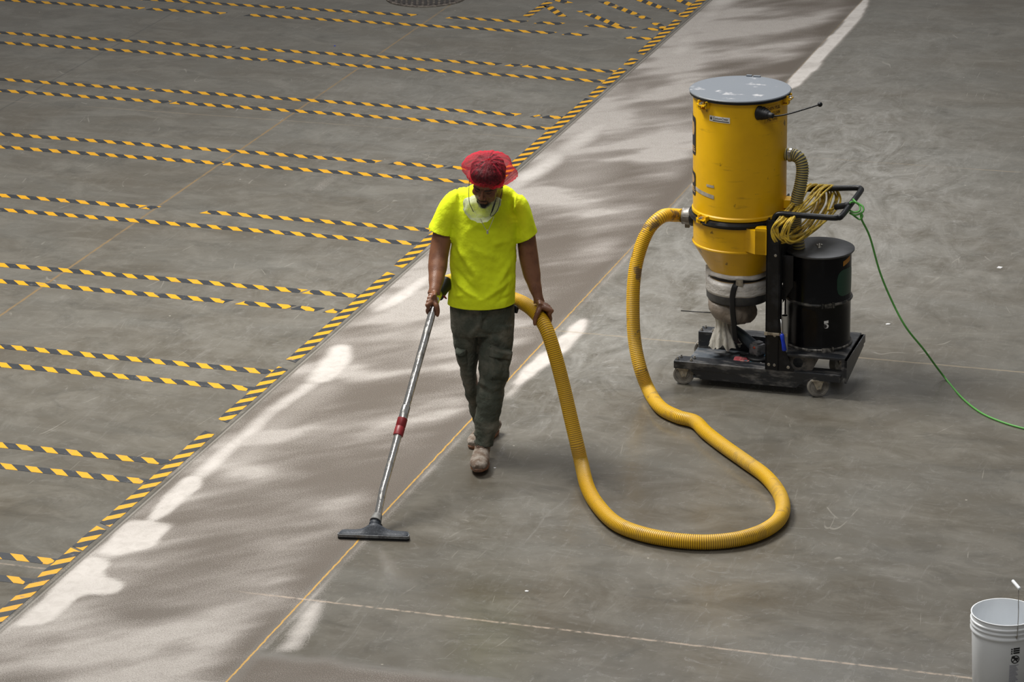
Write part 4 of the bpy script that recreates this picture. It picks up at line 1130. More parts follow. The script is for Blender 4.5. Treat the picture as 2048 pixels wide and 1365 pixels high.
mb.v = [inv @ v for v in mb.v]
obj('taped_plug', mb, M['rubber'], cord)
# green cord knotted on the handle, running off to the right
kc = Vector((.972, .215, 1.075))
kw = MR @ kc
gc = thing('green_cord', 'green power cord knotted to the cart handle and trailing over the floor to the right', 'cord', (kw.x, kw.y, 0), 0)
e_ = lambda *a: MR @ (kc + Vector(a))
kn_ = [e_(-.008, .03, .026), e_(.014, .0, .02), e_(.036, .0, .0), e_(.04, -.02, -.022), e_(.01, -.03, -.03), e_(-.02, -.03, -.012), e_(-.012, -.01, .02), e_(.02, .02, .008), e_(.052, .01, -.006), e_(.056, -.01, -.03), e_(.02, -.03, -.045), e_(-.012, -.02, -.04), e_(.0, .0, -.055), e_(.04, -.01, -.075), e_(.055, -.01, -.055), e_(.045, 0, -.045), e_(.05, -.0, -.08)]
fall = [at(1740, 475, kw.y + .02), at(1760, 545, kw.y + .02), at(1785, 605, kw.y + .0), at(1812, 655, kw.y - .06), at(1848, 700, kw.y - .03), at(1872, 733, kw.y + .06)]
fl_ = [g(1893, 760, .006), g(1925, 797, .0062), g(1962, 826, .0062), g(2005, 845, .0062), g(2050, 858, .0062), g(2110, 870, .0062), g(2250, 880, .0062)]
path = spline(kn_ + fall + fl_, 10)
mb = MB(); mb.tube(path, .0056, 10)
obj('cord_run', mb, M['green_cord'], gc, world=True)

# ------------------------------------------------------------ bucket
bk = thing('bucket', 'white plastic bucket with ribbed rim in the lower right corner', 'bucket', (2.169, 12.90, 0), 0)
mb = MB(); r0, r1, hB = .132, .1435, .37
prof = [(r0 - .004, 0), (r0, .004), (r1, hB - .085), (r1 + .004, hB - .083), (r1 + .0075, hB - .078), (r1 + .0075, hB - .070), (r1 + .003, hB - .064), (r1 + .003, hB - .056), (r1 + .0075, hB - .052), (r1 + .0075, hB - .047), (r1 + .003, hB - .042), (r1 + .003, hB - .034),
        (r1 + .0078, hB - .031), (r1 + .0078, hB - .026), (r1 + .003, hB - .022), (r1 + .0035, hB - .004), (r1 + .0065, hB - .002), (r1 + .0065, hB), (r1 + .001, hB), (r1 - .001, hB - .02), (r1 - .001, hB - .10), (r0 - .004, .006), (.001, .006)]
mb.lathe(prof, (0, 0, 0), 72)
body = obj('bucket_body', mb, M['bucket'], bk, angle=R(50))
qb = R(-78)
piv = Vector(((r1 + .006) * math.cos(qb), (r1 + .006) * math.sin(qb), hB - .055))
iv = ROOT[bk.name].inverted()
tp = iv @ at(2037, 1186, 12.80); t2 = iv @ at(2039, 1178, 12.81); t3 = iv @ at(2026, 1163, 12.90)
mb = MB(); mb.tube(spline([piv + Vector((0, -.004, -.01)), piv + Vector((.001, -.008, .006)), piv.lerp(tp, .5) + Vector((.003, -.006, 0)), tp, t2], 8), .0017, 8)
mb.ell(piv, (.006, .004, .006))
bl_ = obj('wire_bail', mb, M['steel'], bk)
mb = MB(); mb.tube([t2.lerp(t3, -.05), t2.lerp(t3, .0), t2.lerp(t3, 1), t2.lerp(t3, 1.04)], [.005, .0075, .0075, .005], 14); obj('bail_grip', mb, M['bucket'], bl_)
def on_b(mb, z0):
    out = []
    for v in mb.v:
        z = z0 + v.z; rr = r0 + (r1 - r0) * z / (hB - .085) + .0006 + v.y
        qq = R(-84) + v.x / rr; out.append(Vector((rr * math.cos(qq), rr * math.sin(qq), z)))
    mb.v = out; return mb
def pm(*a, **k):
    p = panel(*a, **k); return p
mb = MB()
for i in range(3):
    p = pm(.006, -.0125 - i * .0105, .036, -.005 - i * .0105, n=6); mb.add(p.v, p.f, False)
    zb = -.0135 - i * .0105; mb.add([(-.006, .0006, zb), (.004, .0006, zb), (-.001, .0006, zb + .009)], [(0, 1, 2)], False)
# pictogram: ring with a bar and a bent figure
cx_, cz_, rr_ = .017, -.062, .020
k = 28
vs = []; fs = []
for i in range(k):
    a = 2 * PI * i / k
    for r_ in (rr_, rr_ - .004): vs.append((cx_ + r_ * math.cos(a), .0006, cz_ + r_ * math.sin(a)))
for i in range(k): o = i * 2; p = ((i + 1) % k) * 2; fs.append((o, p, p + 1, o + 1))
mb.add(vs, fs, False)
mb.add([(cx_ - .014, .0006, cz_ + .010), (cx_ - .010, .0006, cz_ + .014), (cx_ + .014, .0006, cz_ - .010), (cx_ + .010, .0006, cz_ - .014)], [(0, 1, 2, 3)], False)
vs = [(cx_ - .010 + .008 * math.cos(a), .0007, cz_ + .012 + .007 * math.sin(a)) for a in [2 * PI * i / 14 for i in range(14)]]; mb.add(vs, [tuple(range(14))], False)
mb.add([(cx_ - .008, .0007, cz_ + .010), (cx_ + .012, .0007, cz_ + .009), (cx_ + .014, .0007, cz_ - .002), (cx_ - .004, .0007, cz_ - .005)], [(0, 1, 2, 3)], False)
mb.add([(cx_ - .015, .0007, cz_ - .010), (cx_ - .012, .0007, cz_ - .013), (cx_ + .004, .0007, cz_ + .002), (cx_ - .0, .0007, cz_ + .005)], [(0, 1, 2, 3)], False)
lb = obj('warning_print', on_b(mb, .262), M['ink'], body)
mb = MB()
for i in range(15):
    p = pm(-.008, -.092 - i * .0062, .034 - (i * 7 % 4) * .004, -.0885 - i * .0062, n=5); mb.add(p.v, p.f, False)
obj('warning_text_lines', on_b(mb, .262), M['label_grey'], body)

# ============================================================ THE SUCTION HOSE
hz = .040
def gh(px, py): return g(px, py, hz)
INw = MR @ (IN - Vector((.064, 0, 0)))
path = [(INw, 1.0), (INw + Vector((-.035, .008, .0)), 1), (at(1325, 433, 17.02), 1), (at(1297, 460, 16.98), 1), (at(1277, 510, 16.94), 1), (at(1268, 560, 16.90), 1), (at(1266, 620, 16.86), 1), (at(1269, 680, 16.82), 1.1), (at(1280, 735, 16.76), 1),
        (gh(1298, 782), .7), (gh(1322, 816), .4), (gh(1356, 834), .25), (gh(1390, 844), .25), (gh(1413, 866), .3), (gh(1448, 893), .25), (gh(1492, 924), .4), (gh(1530, 952), .4), (gh(1557, 985), .3), (gh(1566, 1016), .4), (gh(1556, 1042), .4), (gh(1524, 1064), .3), (gh(1475, 1079), .3), (gh(1410, 1085), .2), (gh(1340, 1080), .3), (gh(1275, 1066), .3), (gh(1230, 1046), .3), (gh(1196, 1012), .2), (gh(1175, 975), .2)]
lift = [at(1163, 928, 15.54), at(1153, 885, 15.57), at(1140, 830, 15.62), at(1126, 770, 15.67), at(1110, 710, 15.71), at(1094, 662, 15.76), at(1078, 634, 15.84), at(1055, 612, 15.98), at(1025, 598, 16.10), at(985, 588, 16.16), at(940, 572, 16.15), at(912, 562, 16.08), at(900, 563, 16.00), at(892, 567, 15.94), at(887, 573, 15.90)]
pts = resample(spline([p for p, _ in path] + lift, 14), .0105 / 2)
gr_src = [(p, a) for p, a in path] + [(p, .12) for p in lift]
att = []
for p in pts:
    best = min(gr_src, key=lambda t: (t[0] - p).length_squared); att.append(best[1])
k = 15; att = [sum(att[max(0, i - k):i + k + 1]) / len(att[max(0, i - k):i + k + 1]) for i in range(len(att))]
mb = MB(); mb.tube(pts, [.0375 + (.0009 if i % 2 else -.0009) for i in range(len(pts))], 24, att=att)
hs = thing('suction_hose', 'thick ribbed yellow vacuum hose looping over the floor from the barrel to the worker', 'hose', (1.0, 15.2, 0))
obj('hose_body', mb, M['hose'], hs, world=True)
mb = MB(); a = lift[-1]; b_ = at(878, 594, 15.80); d = (b_ - a)
mb.tube([a - d * .35, a, a + d * .25, a + d * .8, b_], [.0395, .0395, .034, .027, .024], 24)
cf = obj('wand_cuff', mb, M['rubber'], hs, world=True, angle=SH)
mb = MB(); mb.tube([at(884, 590, 15.80), at(889, 594, 15.80), at(893, 598, 15.80)], [.005, .0055, .004], 10)
obj('release_lever', mb, M['red'], cf, world=True)

# ============================================================ THE WORKER
PR = Vector((-.13, 15.98, 0))
man = thing('person', 'person in neon yellow T-shirt, green cargo trousers and red hair net, pushing a vacuum wand', 'person', PR, 0)

def limb(mb, rows, seg=28, n=4):
    """rows: (centre, (half width along x, half depth)) joined by smooth curves"""
    P = spline([r[0] for r in rows], n)
    Rr = []
    for i in range(len(rows) - 1):
        for k in range(n):
            t = k / n; t = t * t * (3 - 2 * t)
            a, b = rows[i][1], rows[i + 1][1]
            Rr.append((a[0] + (b[0] - a[0]) * t, a[1] + (b[1] - a[1]) * t))
    Rr.append(rows[-1][1])
    return mb.tube(P, Rr, seg, side=(1, 0, 0))
def row(xl, xr, py, Y, depth, py2=None):
    """ring whose outline is seen between two pixels at depth Y"""
    a = at(xl, py, Y); b = at(xr, py2 if py2 else py, Y)
    return ((a + b) / 2, ((b - a).length / 2, depth))

HC = at(974, 363, 15.80)
HM = Matrix.Translation(HC) @ Matrix.Rotation(R(-13), 4, 'Z') @ Matrix.Rotation(R(9), 4, 'Y') @ Matrix.Rotation(R(31), 4, 'X')
def hp(x, y, z): return HM @ Vector((x, y, z))
body = MB()
# head
for c, r in [((0, .012, .030), (.076, .096, .084)), ((0, -.018, -.020), (.066, .076, .080)), ((0, -.030, -.068), (.052, .056, .044)), ((0, -.066, -.096), (.024, .022, .018)),
             ((.036, -.062, -.022), (.026, .024, .022)), ((-.036, -.062, -.022), (.026, .024, .022)), ((0, -.082, -.058), (.026, .016, .018)), ((0, -.070, .048), (.052, .022, .026)),
             ((.038, -.030, -.075), (.018, .03, .025)), ((-.038, -.030, -.075), (.018, .03, .025))]:
    body.ell(c, r, HM)
body.tube([hp(0, -.086, .022), hp(0, -.098, .004), hp(0, -.111, -.014), hp(0, -.113, -.024)], [(.007, .008), (.008, .010), (.011, .011), (.012, .008)], 14, side=(1, 0, 0))
for sgn in (-1, 1):
    body.ell((sgn * .0125, -.100, -.026), (.0085, .010, .007), HM)
    body.tube([hp(sgn * .010, -.086, .030), hp(sgn * .030, -.084, .034), hp(sgn * .052, -.068, .028)], [(.007, .007), (.008, .008), (.006, .006)], 10)
    # ears
    body.ell((sgn * .077, .006, -.008), (.009, .018, .030), HM); body.ell((sgn * .082, .014, .004), (.007, .014, .018), HM)
body.ell((0, -.0945, -.0545), (.023, .008, .0048), HM); body.ell((0, -.0935, -.0645), (.020, .0085, .0055), HM)
# neck and trunk (inside the shirt)
NB = at(981, 398, 15.97)
body.tube([hp(0, .02, -.05), hp(.004, .045, -.085), NB + Vector((0, 0, .01)), NB + Vector((0, .01, -.06))], [(.058, .062), (.060, .062), (.066, .062), (.085, .065)], 24, side=(1, 0, 0))
limb(body, [row(930, 1030, 412, 15.99, .085), row(906, 1030, 440, 15.99, .10), row(914, 1022, 500, 15.97, .105), row(912, 1020, 560, 15.96, .10), row(908, 1018, 610, 15.95, .105), row(908, 1020, 650, 15.95, .11)])
# arms
AL = [row(888, 924, 410, 15.98, .045), row(874, 908, 440, 15.96, .050), row(863, 903, 480, 15.94, .052), row(858, 897, 510, 15.91, .050), row(856, 895, 532, 15.87, .047), row(857, 889, 556, 15.81, .039), row(858, 882, 578, 15.745, .027), row(854, 880, 590, 15.72, .022)]
AR = [row(1020, 1048, 410, 15.98, .045), row(1034, 1064, 440, 15.98, .050), row(1034, 1072, 478, 15.98, .052), row(1038, 1077, 515, 15.97, .050), row(1045, 1081, 545, 15.95, .046), row(1056, 1083, 572, 15.92, .036), row(1066, 1086, 594, 15.895, .027), row(1067, 1090, 606, 15.885, .024)]
limb(body, AL); limb(body, AR)
# legs (inside the trousers)
LR = [row(905, 960, 640, 15.96, .085), row(916, 956, 700, 15.97, .07), row(930, 960, 745, 15.98, .06), row(940, 966, 790, 16.04, .05), row(950, 975, 850, 16.15, .04), row(958, 978, 866, 16.19, .035)]
LF = [row(965, 1022, 640, 15.94, .085), row(966, 1018, 700, 15.90, .07), row(964, 1014, 745, 15.87, .06), row(962, 1002, 790, 15.84, .05), row(958, 992, 845, 15.80, .045), row(957, 985, 885, 15.79, .04)]
LR = [(c, (a * .5, b * .5)) for c, (a, b) in LR]; LF = [(c, (a * .5, b * .5)) for c, (a, b) in LF]
limb(body, LR); limb(body, LF)

def chain(mb, pts, rad, n=4, seg=12):
    P = spline(pts, n); Rr = []
    for i in range(len(pts) - 1):
        for k in range(n): t = k / n; Rr.append(rad[i] * (1 - t) + rad[i + 1] * t)
    Rr.append(rad[-1]); mb.tube(P, Rr, seg)
    mb.ell(P[-1], (Rr[-1],) * 3, None, 12, 8); mb.ell(P[0], (Rr[0],) * 3, None, 12, 8)
# wand axis
WT = at(868, 613, 15.665); WB = at(752, 1030, 14.86)
wt = (WB - WT).normalized()
def grip(mb, P, t, n_hint, side_sign, rt, wrist, spread=.021, knuck=.032, back=1.0, idx_fwd=.0, thumb_fwd=.035):
    """hand closed round a tube of radius rt through P along t"""
    n = (Vector(n_hint) - t * t.dot(Vector(n_hint))).normalized()
    s = t.cross(n).normalized() * side_sign      # towards the fingers
    Q = lambda a, b, c: P + t * a + s * b + n * c
    # palm
    rr = rt + .012
    kn = []
    for i in range(4):
        a = (1.5 - i) * spread
        kn.append((a, rr * .75, rr + .012 - (.004 if i == 3 else 0)))
    palm = []
    for i in range(4):
        a, b, c = kn[i]
        k = Q(a, b, c); 
        chain(mb, [wrist.lerp(Q(a * .4, -.002, rr + .018), .25 + .0 * i), wrist.lerp(Q(a * .8, .0, rr + .018), .7), k], [.016, .0155, .0118], 4)
    mb.tube([wrist, wrist.lerp(Q(0, -.002, rr + .016), .5), Q(0, 0, rr + .012)], [(.027, .018), (.036, .018), (.038, .014)], 18, side=t)
    L = [1.0, 1.08, 1.0, .82]
    for i in range(4):
        a, b, c = kn[i]; f = idx_fwd if i == 0 else 0
        r0_ = .0098 if i < 3 else .0085
        R_ = rt + r0_ * .9
        pts = [Q(a, b, c)]
        for ang, fr in ((38, .3), (82, .6), (125, .85), (168 * (L[i] ** .5), 1)):
            q = R(ang); k2 = 1.10 if ang < 60 else 1.0
            pts.append(Q(a + f * fr, math.sin(q) * R_ * k2, math.cos(q) * R_ * k2))
        chain(mb, pts, [.0112, .0104, r0_, r0_ * .92, r0_ * .82])
    # thumb, from the side of the palm near its base
    b0 = wrist.lerp(Q(.5 * spread, -.010, rr + .010), .45)
    R_ = rt + .010
    chain(mb, [b0, Q(.9 * spread, -R_ * .72, R_ * 1.05), Q(1.5 * spread + thumb_fwd * .35, -R_ * 1.02, R_ * .30), Q(1.5 * spread + thumb_fwd, -R_ * .98, -R_ * .25)], [.018, .0145, .0118, .0098])
wristL = AL[-1][0]
grip(body, WT + wt * -.012, wt, (-.15, -.62, .75), 1, .019, wristL, spread=.0205, idx_fwd=.024, thumb_fwd=.026)
# hose point under the left hand
HPt = at(1080, 636, 15.835); hd = (at(1094, 662, 15.76) - at(1055, 612, 15.98)).normalized()
wristR = AR[-1][0]
grip(body, HPt, hd, (.35, -.35, .85), -1, .0385, wristR, spread=.0205, thumb_fwd=.012)

inv_h = np.array(HM.inverted())
def face_post(co, no):
    h = np.c_[co, np.ones(len(co))] @ inv_h.T
    x, y, z = h[:, 0], h[:, 1], h[:, 2]
    front = (y < -.03) & (np.abs(x) < .07) & (z > -.12) & (z < .08)
    d = np.zeros(len(co))
    for sx_ in (-1, 1):
        e = np.exp(-(((x - sx_ * .031) / .017) ** 2 + ((z - .012) / .011) ** 2)); d -= .0095 * e
        lid = np.exp(-(((x - sx_ * .031) / .012) ** 2 + ((z - .009) / .0075) ** 2)); d += .0065 * lid
        d -= .003 * np.exp(-(((x - sx_ * .030) / .004) ** 2 + ((z + .040) / .014) ** 2))
    d -= .004 * np.exp(-((x / .022) ** 2 + ((z + .0595) / .0018) ** 2))
    d -= .003 * np.exp(-((x / .003) ** 2 + ((z + .044) / .006) ** 2))
    return co + no * (d * front)[:, None]
bo = remeshed('body', body, M['skin'], man, .0032, 3, face_post)

# face details
for sg in (-1, 1):
    mb = MB(); mb.tube([hp(sg * .046, -.0745, .009), hp(sg * .038, -.0825, .0045), hp(sg * .030, -.0855, .003), hp(sg * .021, -.0850, .0045)], [.0008, .0016, .0017, .0008], 8)
    obj('eyelashes', mb, M['hair'], man, world=True)
    mb = MB(); mb.tube([hp(sg * .012, -.0925, .028), hp(sg * .026, -.0935, .034), hp(sg * .042, -.086, .034), hp(sg * .055, -.072, .026)], [(.002, .003), (.003, .0045), (.0025, .0038), (.001, .002)], 8)
    obj('eyebrow', mb, M['hair'], man, world=True)
mb = MB()
mb.ell((0, -.073, -.103), (.027, .022, .020), HM); mb.ell((0, -.055, -.108), (.034, .03, .016), HM)
mb.tube([hp(-.028, -.086, -.055), hp(-.016, -.0985, -.0455), hp(0, -.1025, -.043), hp(.016, -.0985, -.0455), hp(.028, -.086, -.055)], [(.001, .001), (.0018, .0018), (.0016, .0016), (.0018, .0018), (.001, .001)], 8)
for sg in (-1, 1): mb.tube([hp(sg * .028, -.087, -.058), hp(sg * .031, -.082, -.075), hp(sg * .022, -.078, -.098)], [.0025, .003, .006], 8)
be = obj('beard', mb, M['hair'], man, world=True)

# hair
mb = MB(); mb.ell((0, .022, .058), (.092, .104, .078), HM, 40, 28); mb.ell((0, -.03, .075), (.075, .06, .05), HM, 32, 20)
def hair_post(co, no):
    h = np.c_[co, np.ones(len(co))] @ inv_h.T
    a = np.arctan2(h[:, 1], h[:, 0]) * 9
    n = fbm(a + 40, h[:, 2] * 12 + 40, o=3, seed=70) - .5
    cut = np.clip((.035 - h[:, 2]) / .03, 0, 1) * (h[:, 1] < .03)
    co = co + no * (n * .012)[:, None]
    return co - no * (cut * .02)[:, None]
obj_h = remeshed('hair', mb, M['hair'], man, .005, 2, hair_post)
# hair net
M['red_net'] = net_mat('red_hair_net', (.74, .05, .085), .04, .70, 60, (1, .72, .74))
M['white_net'] = net_mat('white_beard_net', (.60, .64, .48), .42, 1.0, 45)
mb = MB(); vs = []; fs = []; sg_ = 160; prof = []
prof = [(.092, .030), (.100, .026), (.122, .034), (.142, .048), (.152, .062), (.150, .076), (.136, .092), (.112, .112), (.080, .130), (.045, .140), (.015, .142), (.0005, .1415)]
def netf(v, q, i):
    r = math.hypot(v.x, v.y); out = max(0, (r - .085) / .07)
    fold = math.sin(q * 34 + 3 * math.sin(q * 3)) * .0018 * (1 if i < 5 else 0) + noise.noise(Vector((math.cos(q) * 9, math.sin(q) * 9, i * .5))) * .006
    lob = noise.noise(Vector((math.cos(q) * 1.7, math.sin(q) * 1.7, 4.2))) * .030 * out
    side = 1 - (.14 * out if math.sin(q) < 0 else 0) * abs(math.sin(q))
    k = side * (1 + (fold + lob) / max(r, .02))
    wr = noise.noise(Vector((math.cos(q) * 5, math.sin(q) * 5, i * .9))) * .007
    return Vector((v.x * k * (.95 if i > 1 else 1), v.y * k + .012, v.z + wr * (1 if 0 < i else 0) + .018 * out * -math.sin(q * 1.0) * .5 ))
mb.lathe(prof, (0, 0, 0), sg_, fn=netf, caps=False)
mb.v = [HM @ Matrix.Rotation(R(-8), 4, 'X') @ v for v in mb.v]
hn = obj('hair_net', mb, M['red_net'], man, world=True)
mb = MB()
prof = [(.0825, .022), (.088, .020), (.0925, .026), (.092, .034), (.089, .038)]
def bandf(v, q, i): return Vector((v.x * (1 + .02 * math.sin(q * 40)), v.y * 1.12 + .012, v.z + .004 * math.sin(q * 3)))
mb.lathe(prof, (0, 0, 0), 140, fn=bandf, caps=False)
mb.v = [HM @ Matrix.Rotation(R(-8), 4, 'X') @ v for v in mb.v]
obj('elastic_rim', mb, mat('red_elastic', (.42, .02, .03), .8), hn, world=True)
# beard net pushed down under the chin
mb = MB(); c = at(964, 411, 15.845)
def bn(v, q, i): 
    d = v - c; k = noise.noise(d * 22) * .22 + noise.noise(d * 70) * .07
    p = c + d * (1 + k)
    if p.z > c.z + .035: p.z = c.z + .035 + (p.z - c.z - .035) * .35
    return p
mb.ell((0, 0, 0), (.094, .075, .080), None, 56, 36)
mt = Matrix.Translation(c) @ Matrix.Rotation(R(-14), 4, 'Y')
mb.v = [bn(mt @ v, 0, 0) for v in mb.v]
bnet = obj('beard_net', mb, M['white_net'], man, world=True)
# earphone cord
mb = MB()
e0 = hp(-.083, -.006, .012)
mb.tube(spline([e0 + Vector((0, 0, .02)), e0 + Vector((-.010, -.02, -.01)), at(938, 400, 15.70), at(943, 416, 15.69), at(947, 424, 15.69)], 8), .0017, 8)
ec0 = obj('earphone_cord', mb, M['rubber'], man, world=True)
mb = MB(); e1 = hp(.083, -.006, .012)
mb.tube(spline([e1 + Vector((0, 0, .01)), e1 + Vector((.002, -.02, -.02)), at(1001, 395, 15.71), at(997, 415, 15.69), at(988, 430, 15.68), at(981, 432, 15.68), at(983, 424, 15.68), at(986, 414, 15.69), at(993, 396, 15.70)], 8), .0017, 8)
ec = obj('earphone_cord', mb, M['rubber'], man, world=True)
mb = MB(); mb.tube([at(983, 426, 15.683), at(985, 420, 15.683), at(989, 408, 15.69), at(991, 402, 15.695)], [.002, .0045, .0045, .002], 10); obj('inline_remote', mb, M['rubber'], ec, world=True)

# ---- T-shirt
sh = MB()
limb(sh, [row(957, 1006, 389, 15.99, .070), row(934, 1030, 397, 15.99, .085), row(906, 1044, 412, 15.985, .105), row(896, 1042, 432, 15.98, .120), row(899, 1036, 465, 15.97, .130), row(902, 1031, 500, 15.96, .128), row(900, 1031, 540, 15.95, .126), row(897, 1032, 580, 15.94, .128), row(893, 1031, 606, 15.935, .132), row(892, 1031, 635, 15.935, .132)], 48)
limb(sh, [row(916, 938, 401, 15.99, .055), row(888, 932, 402, 15.985, .074), row(876, 926, 418, 15.975, .074), row(866, 914, 440, 15.965, .072, 444), row(859, 907, 456, 15.955, .072, 468), row(854, 903, 474, 15.95, .0715, 486)], 32)
limb(sh, [row(1010, 1032, 403, 15.99, .055), row(1016, 1052, 404, 15.985, .074), row(1024, 1062, 420, 15.985, .074), row(1030, 1070, 444, 15.98, .072, 440), row(1032, 1076, 480, 15.975, .072, 460), row(1036, 1081, 498, 15.975, .072, 478)], 32)
sh.tube(spline([at(922, 402, 15.99), at(950, 391, 15.99), at(981, 386, 16.0), at(1010, 391, 15.99), at(1036, 402, 15.99)], 4), [.03, .036, .043, .05, .056, .060, .063, .065, .066, .065, .063, .06, .056, .05, .043, .036, .03], 20)
def px_of(co):
    v = co - np.array((0, 0, CAM_H)); F_, Rr_, U_ = np.array(FV), np.array(RV), np.array(UV)
    z = v @ F_; return 1024 + CF * (v @ Rr_) / z, 682.5 - CF * (v @ U_) / z
def fold(co, a, b, Ya, Yb, wdt, amp, fade=1.0):
    """a crease between two points on the cloth, measured in space"""
    A = np.array(at(*a, Ya)); B = np.array(at(*b, Yb)); d = B - A; L = (d @ d)
    t = np.clip(((co - A) @ d) / L, 0, 1); P = A + t[:, None] * d
    r = co - P; dist = np.sqrt((r[:, 0]) ** 2 + (r[:, 2]) ** 2 + (r[:, 1] * .35) ** 2)
    return amp * np.exp(-(dist / wdt) ** 2) * np.sin(np.pi * (0.15 + .85 * t)) ** .6
def shirt_post(co, no):
    x, y, z = co.T
    d = (fbm(x * 9 + 20, z * 7 + 20, y * 9 + 5, o=3, seed=80) - .5) * .016
    d += (fbm(x * 5 + z * 9 + 20, z * 5 - x * 6 + 20, y * 5, o=3, seed=81) - .5) * .020 * np.clip((1.35 - z) * 4, 0, 1)
    fr = (no[:, 1] < .2).astype(float)
    F = [((1033, 478), (1000, 466), .012, -.008), ((1030, 486), (985, 490), .016, .008), ((1031, 470), (1010, 450), .012, .007),
         ((903, 475), (930, 520), .014, .008), ((905, 490), (960, 560), .018, .008), ((900, 540), (965, 590), .014, -.006), ((900, 560), (960, 600), .012, .007),
         ((1031, 520), (980, 590), .016, .009), ((1031, 540), (1000, 600), .013, -.007), ((1030, 560), (950, 606), .014, .008), ((1032, 590), (985, 608), .010, -.005),
         ((905, 470), (900, 430), .010, -.007), ((1032, 478), (1030, 430), .010, -.008), ((945, 500), (1000, 520), .02, .005), ((930, 470), (960, 450), .016, .004), ((897, 600), (930, 590), .01, .006)]
    for a, b, wd_, am in F: d += fold(co, a, b, 15.83, 15.83, wd_, am) * fr
    d = d * np.clip((z - .80) * 10, .3, 1)
    return co + no * (d * 1.6)[:, None]
sl0, sl1 = at(858, 456, 15.955), at(906, 469, 15.955); sr0, sr1 = at(1033, 484, 15.975), at(1077, 461, 15.975)
cl = (sl1 - sl0).normalized(); nL = Vector((cl.z, 0, -cl.x)); nL = nL if nL.z < 0 else -nL
cr = (sr1 - sr0).normalized(); nR = Vector((cr.z, 0, -cr.x)); nR = nR if nR.z < 0 else -nR
xl_, xr_ = at(898, 470, 15.96).x, at(1033, 480, 15.97).x
zh_ = at(965, 620, 15.81).z
shirt = remeshed('t_shirt', sh, M['shirt'], man, .0055, 4, shirt_post, cuts=[
    (Vector((0, 0, zh_)), Vector((0, .0, -1)), lambda c: abs(c.x + .15) < .25 and c.z < zh_ + .03),
    (sl0, nL, lambda c: c.x < xl_ + .004 and sl1.z - .09 < c.z < 1.36), (sr0, nR, lambda c: c.x > xr_ and sr0.z - .09 < c.z < 1.36)])
# stitched hems
def hem(rows_a, nm='hem'):
    mb = MB(); (c, r) = rows_a[0]; t = rows_a[1]
    return mb
# necklace
mb = MB(); c0 = at(961, 437, 15.755); c1 = at(975, 462, 15.795); c2 = at(988, 434, 15.755)
pts = spline([c0, at(966, 449, 15.775), c1, at(982, 449, 15.775), c2], 10)
mb.tube(pts, [.0014 + .0006 * (i % 2) for i in range(len(pts))], 8)
nk = obj('necklace', mb, M['silver'], man, world=True)
mb = MB(); p = at(975, 465, 15.79)
mb.ell((0, 0, 0), (.0055, .003, .010), Matrix.Translation(p)); mb.tube([p + Vector((0, 0, .012)), p + Vector((0, 0, .007))], .003, 8)
obj('pendant', mb, M['silver'], nk, world=True)

# ---- trousers
tr = MB()
limb(tr, [row(901, 1029, 606, 15.945, .118), row(900, 1029, 625, 15.945, .120), row(901, 1029, 650, 15.945, .122), row(903, 1028, 662, 15.945, .115)], 48)
limb(tr, [row(902, 962, 645, 15.965, .108), row(904, 961, 672, 15.97, .105), row(909, 958, 700, 15.975, .095), row(917, 957, 732, 15.985, .088), row(924, 957, 758, 16.0, .078), row(931, 962, 785, 16.04, .072), row(940, 972, 818, 16.10, .068), row(946, 980, 846, 16.16, .066), row(950, 985, 858, 16.19, .066), row(951, 986, 872, 16.21, .066)], 36)
limb(tr, [row(963, 1028, 645, 15.935, .108), row(960, 1027, 672, 15.925, .105), row(957, 1024, 705, 15.90, .098), row(957, 1018, 740, 15.865, .09), row(957, 1009, 768, 15.85, .084), row(956, 1003, 800, 15.83, .076), row(954, 1000, 835, 15.81, .070), row(952, 994, 862, 15.79, .066), row(952, 989, 884, 15.78, .063), row(952, 987, 893, 15.78, .062), row(952, 987, 925, 15.78, .062)], 36)
def trouser_post(co, no):
    x, y, z = co.T
    low = np.clip((.75 - z) * 3, .3, 1)
    d = (fbm(x * 10 + 20, z * 9 + 20, y * 10 + 5, o=3, seed=90) - .5) * .024 * low
    d += (fbm(x * 8 + z * 12 + 20, z * 14 - x * 8 + 20, y * 8, o=3, seed=91) - .5) * .018 * low
    fr = (no[:, 1] < .3).astype(float)
    F = [((963, 640), (930, 700), .012, .014), ((963, 650), (985, 632), .010, -.012), ((950, 630), (948, 680), .010, -.010), ((908, 690), (955, 700), .012, .009), ((960, 690), (1010, 700), .010, -.008), ((962, 625), (962, 665), .006, .006), ((962, 655), (1000, 690), .013, .008), ((961, 670), (1010, 676), .012, -.007),
         ((957, 765), (1000, 775), .010, .010), ((958, 775), (1003, 790), .009, -.010), ((975, 770), (1005, 800), .010, .010), ((975, 780), (974, 860), .007, .007), ((958, 800), (990, 850), .012, .007),
         ((952, 866), (992, 858), .008, .012), ((955, 872), (992, 868), .006, -.012), ((951, 882), (990, 878), .007, .010), ((925, 750), (955, 765), .012, .010), ((930, 775), (958, 780), .01, -.008), ((905, 640), (925, 690), .012, .007), ((1028, 640), (1005, 680), .012, .006)]
    for a, b, wd_, am in F: d += fold(co, a, b, 15.80, 15.80, wd_ * 1.2, am) * fr
    return co + no * (d * 1.5)[:, None]
zf_ = at(968, 895, 15.72).z; zr_ = at(968, 868, 16.14).z
trs = remeshed('trousers', tr, M['trousers'], man, .006, 3, trouser_post, cuts=[
    (Vector((0, 15.72, zf_)), Vector((0, -.25, -1)).normalized(), lambda c: c.z < .3 and c.y < 16.03), (Vector((0, 16.2, zr_)), Vector((0, 0, -1)), lambda c: c.z < .3 and c.y >= 16.03)])
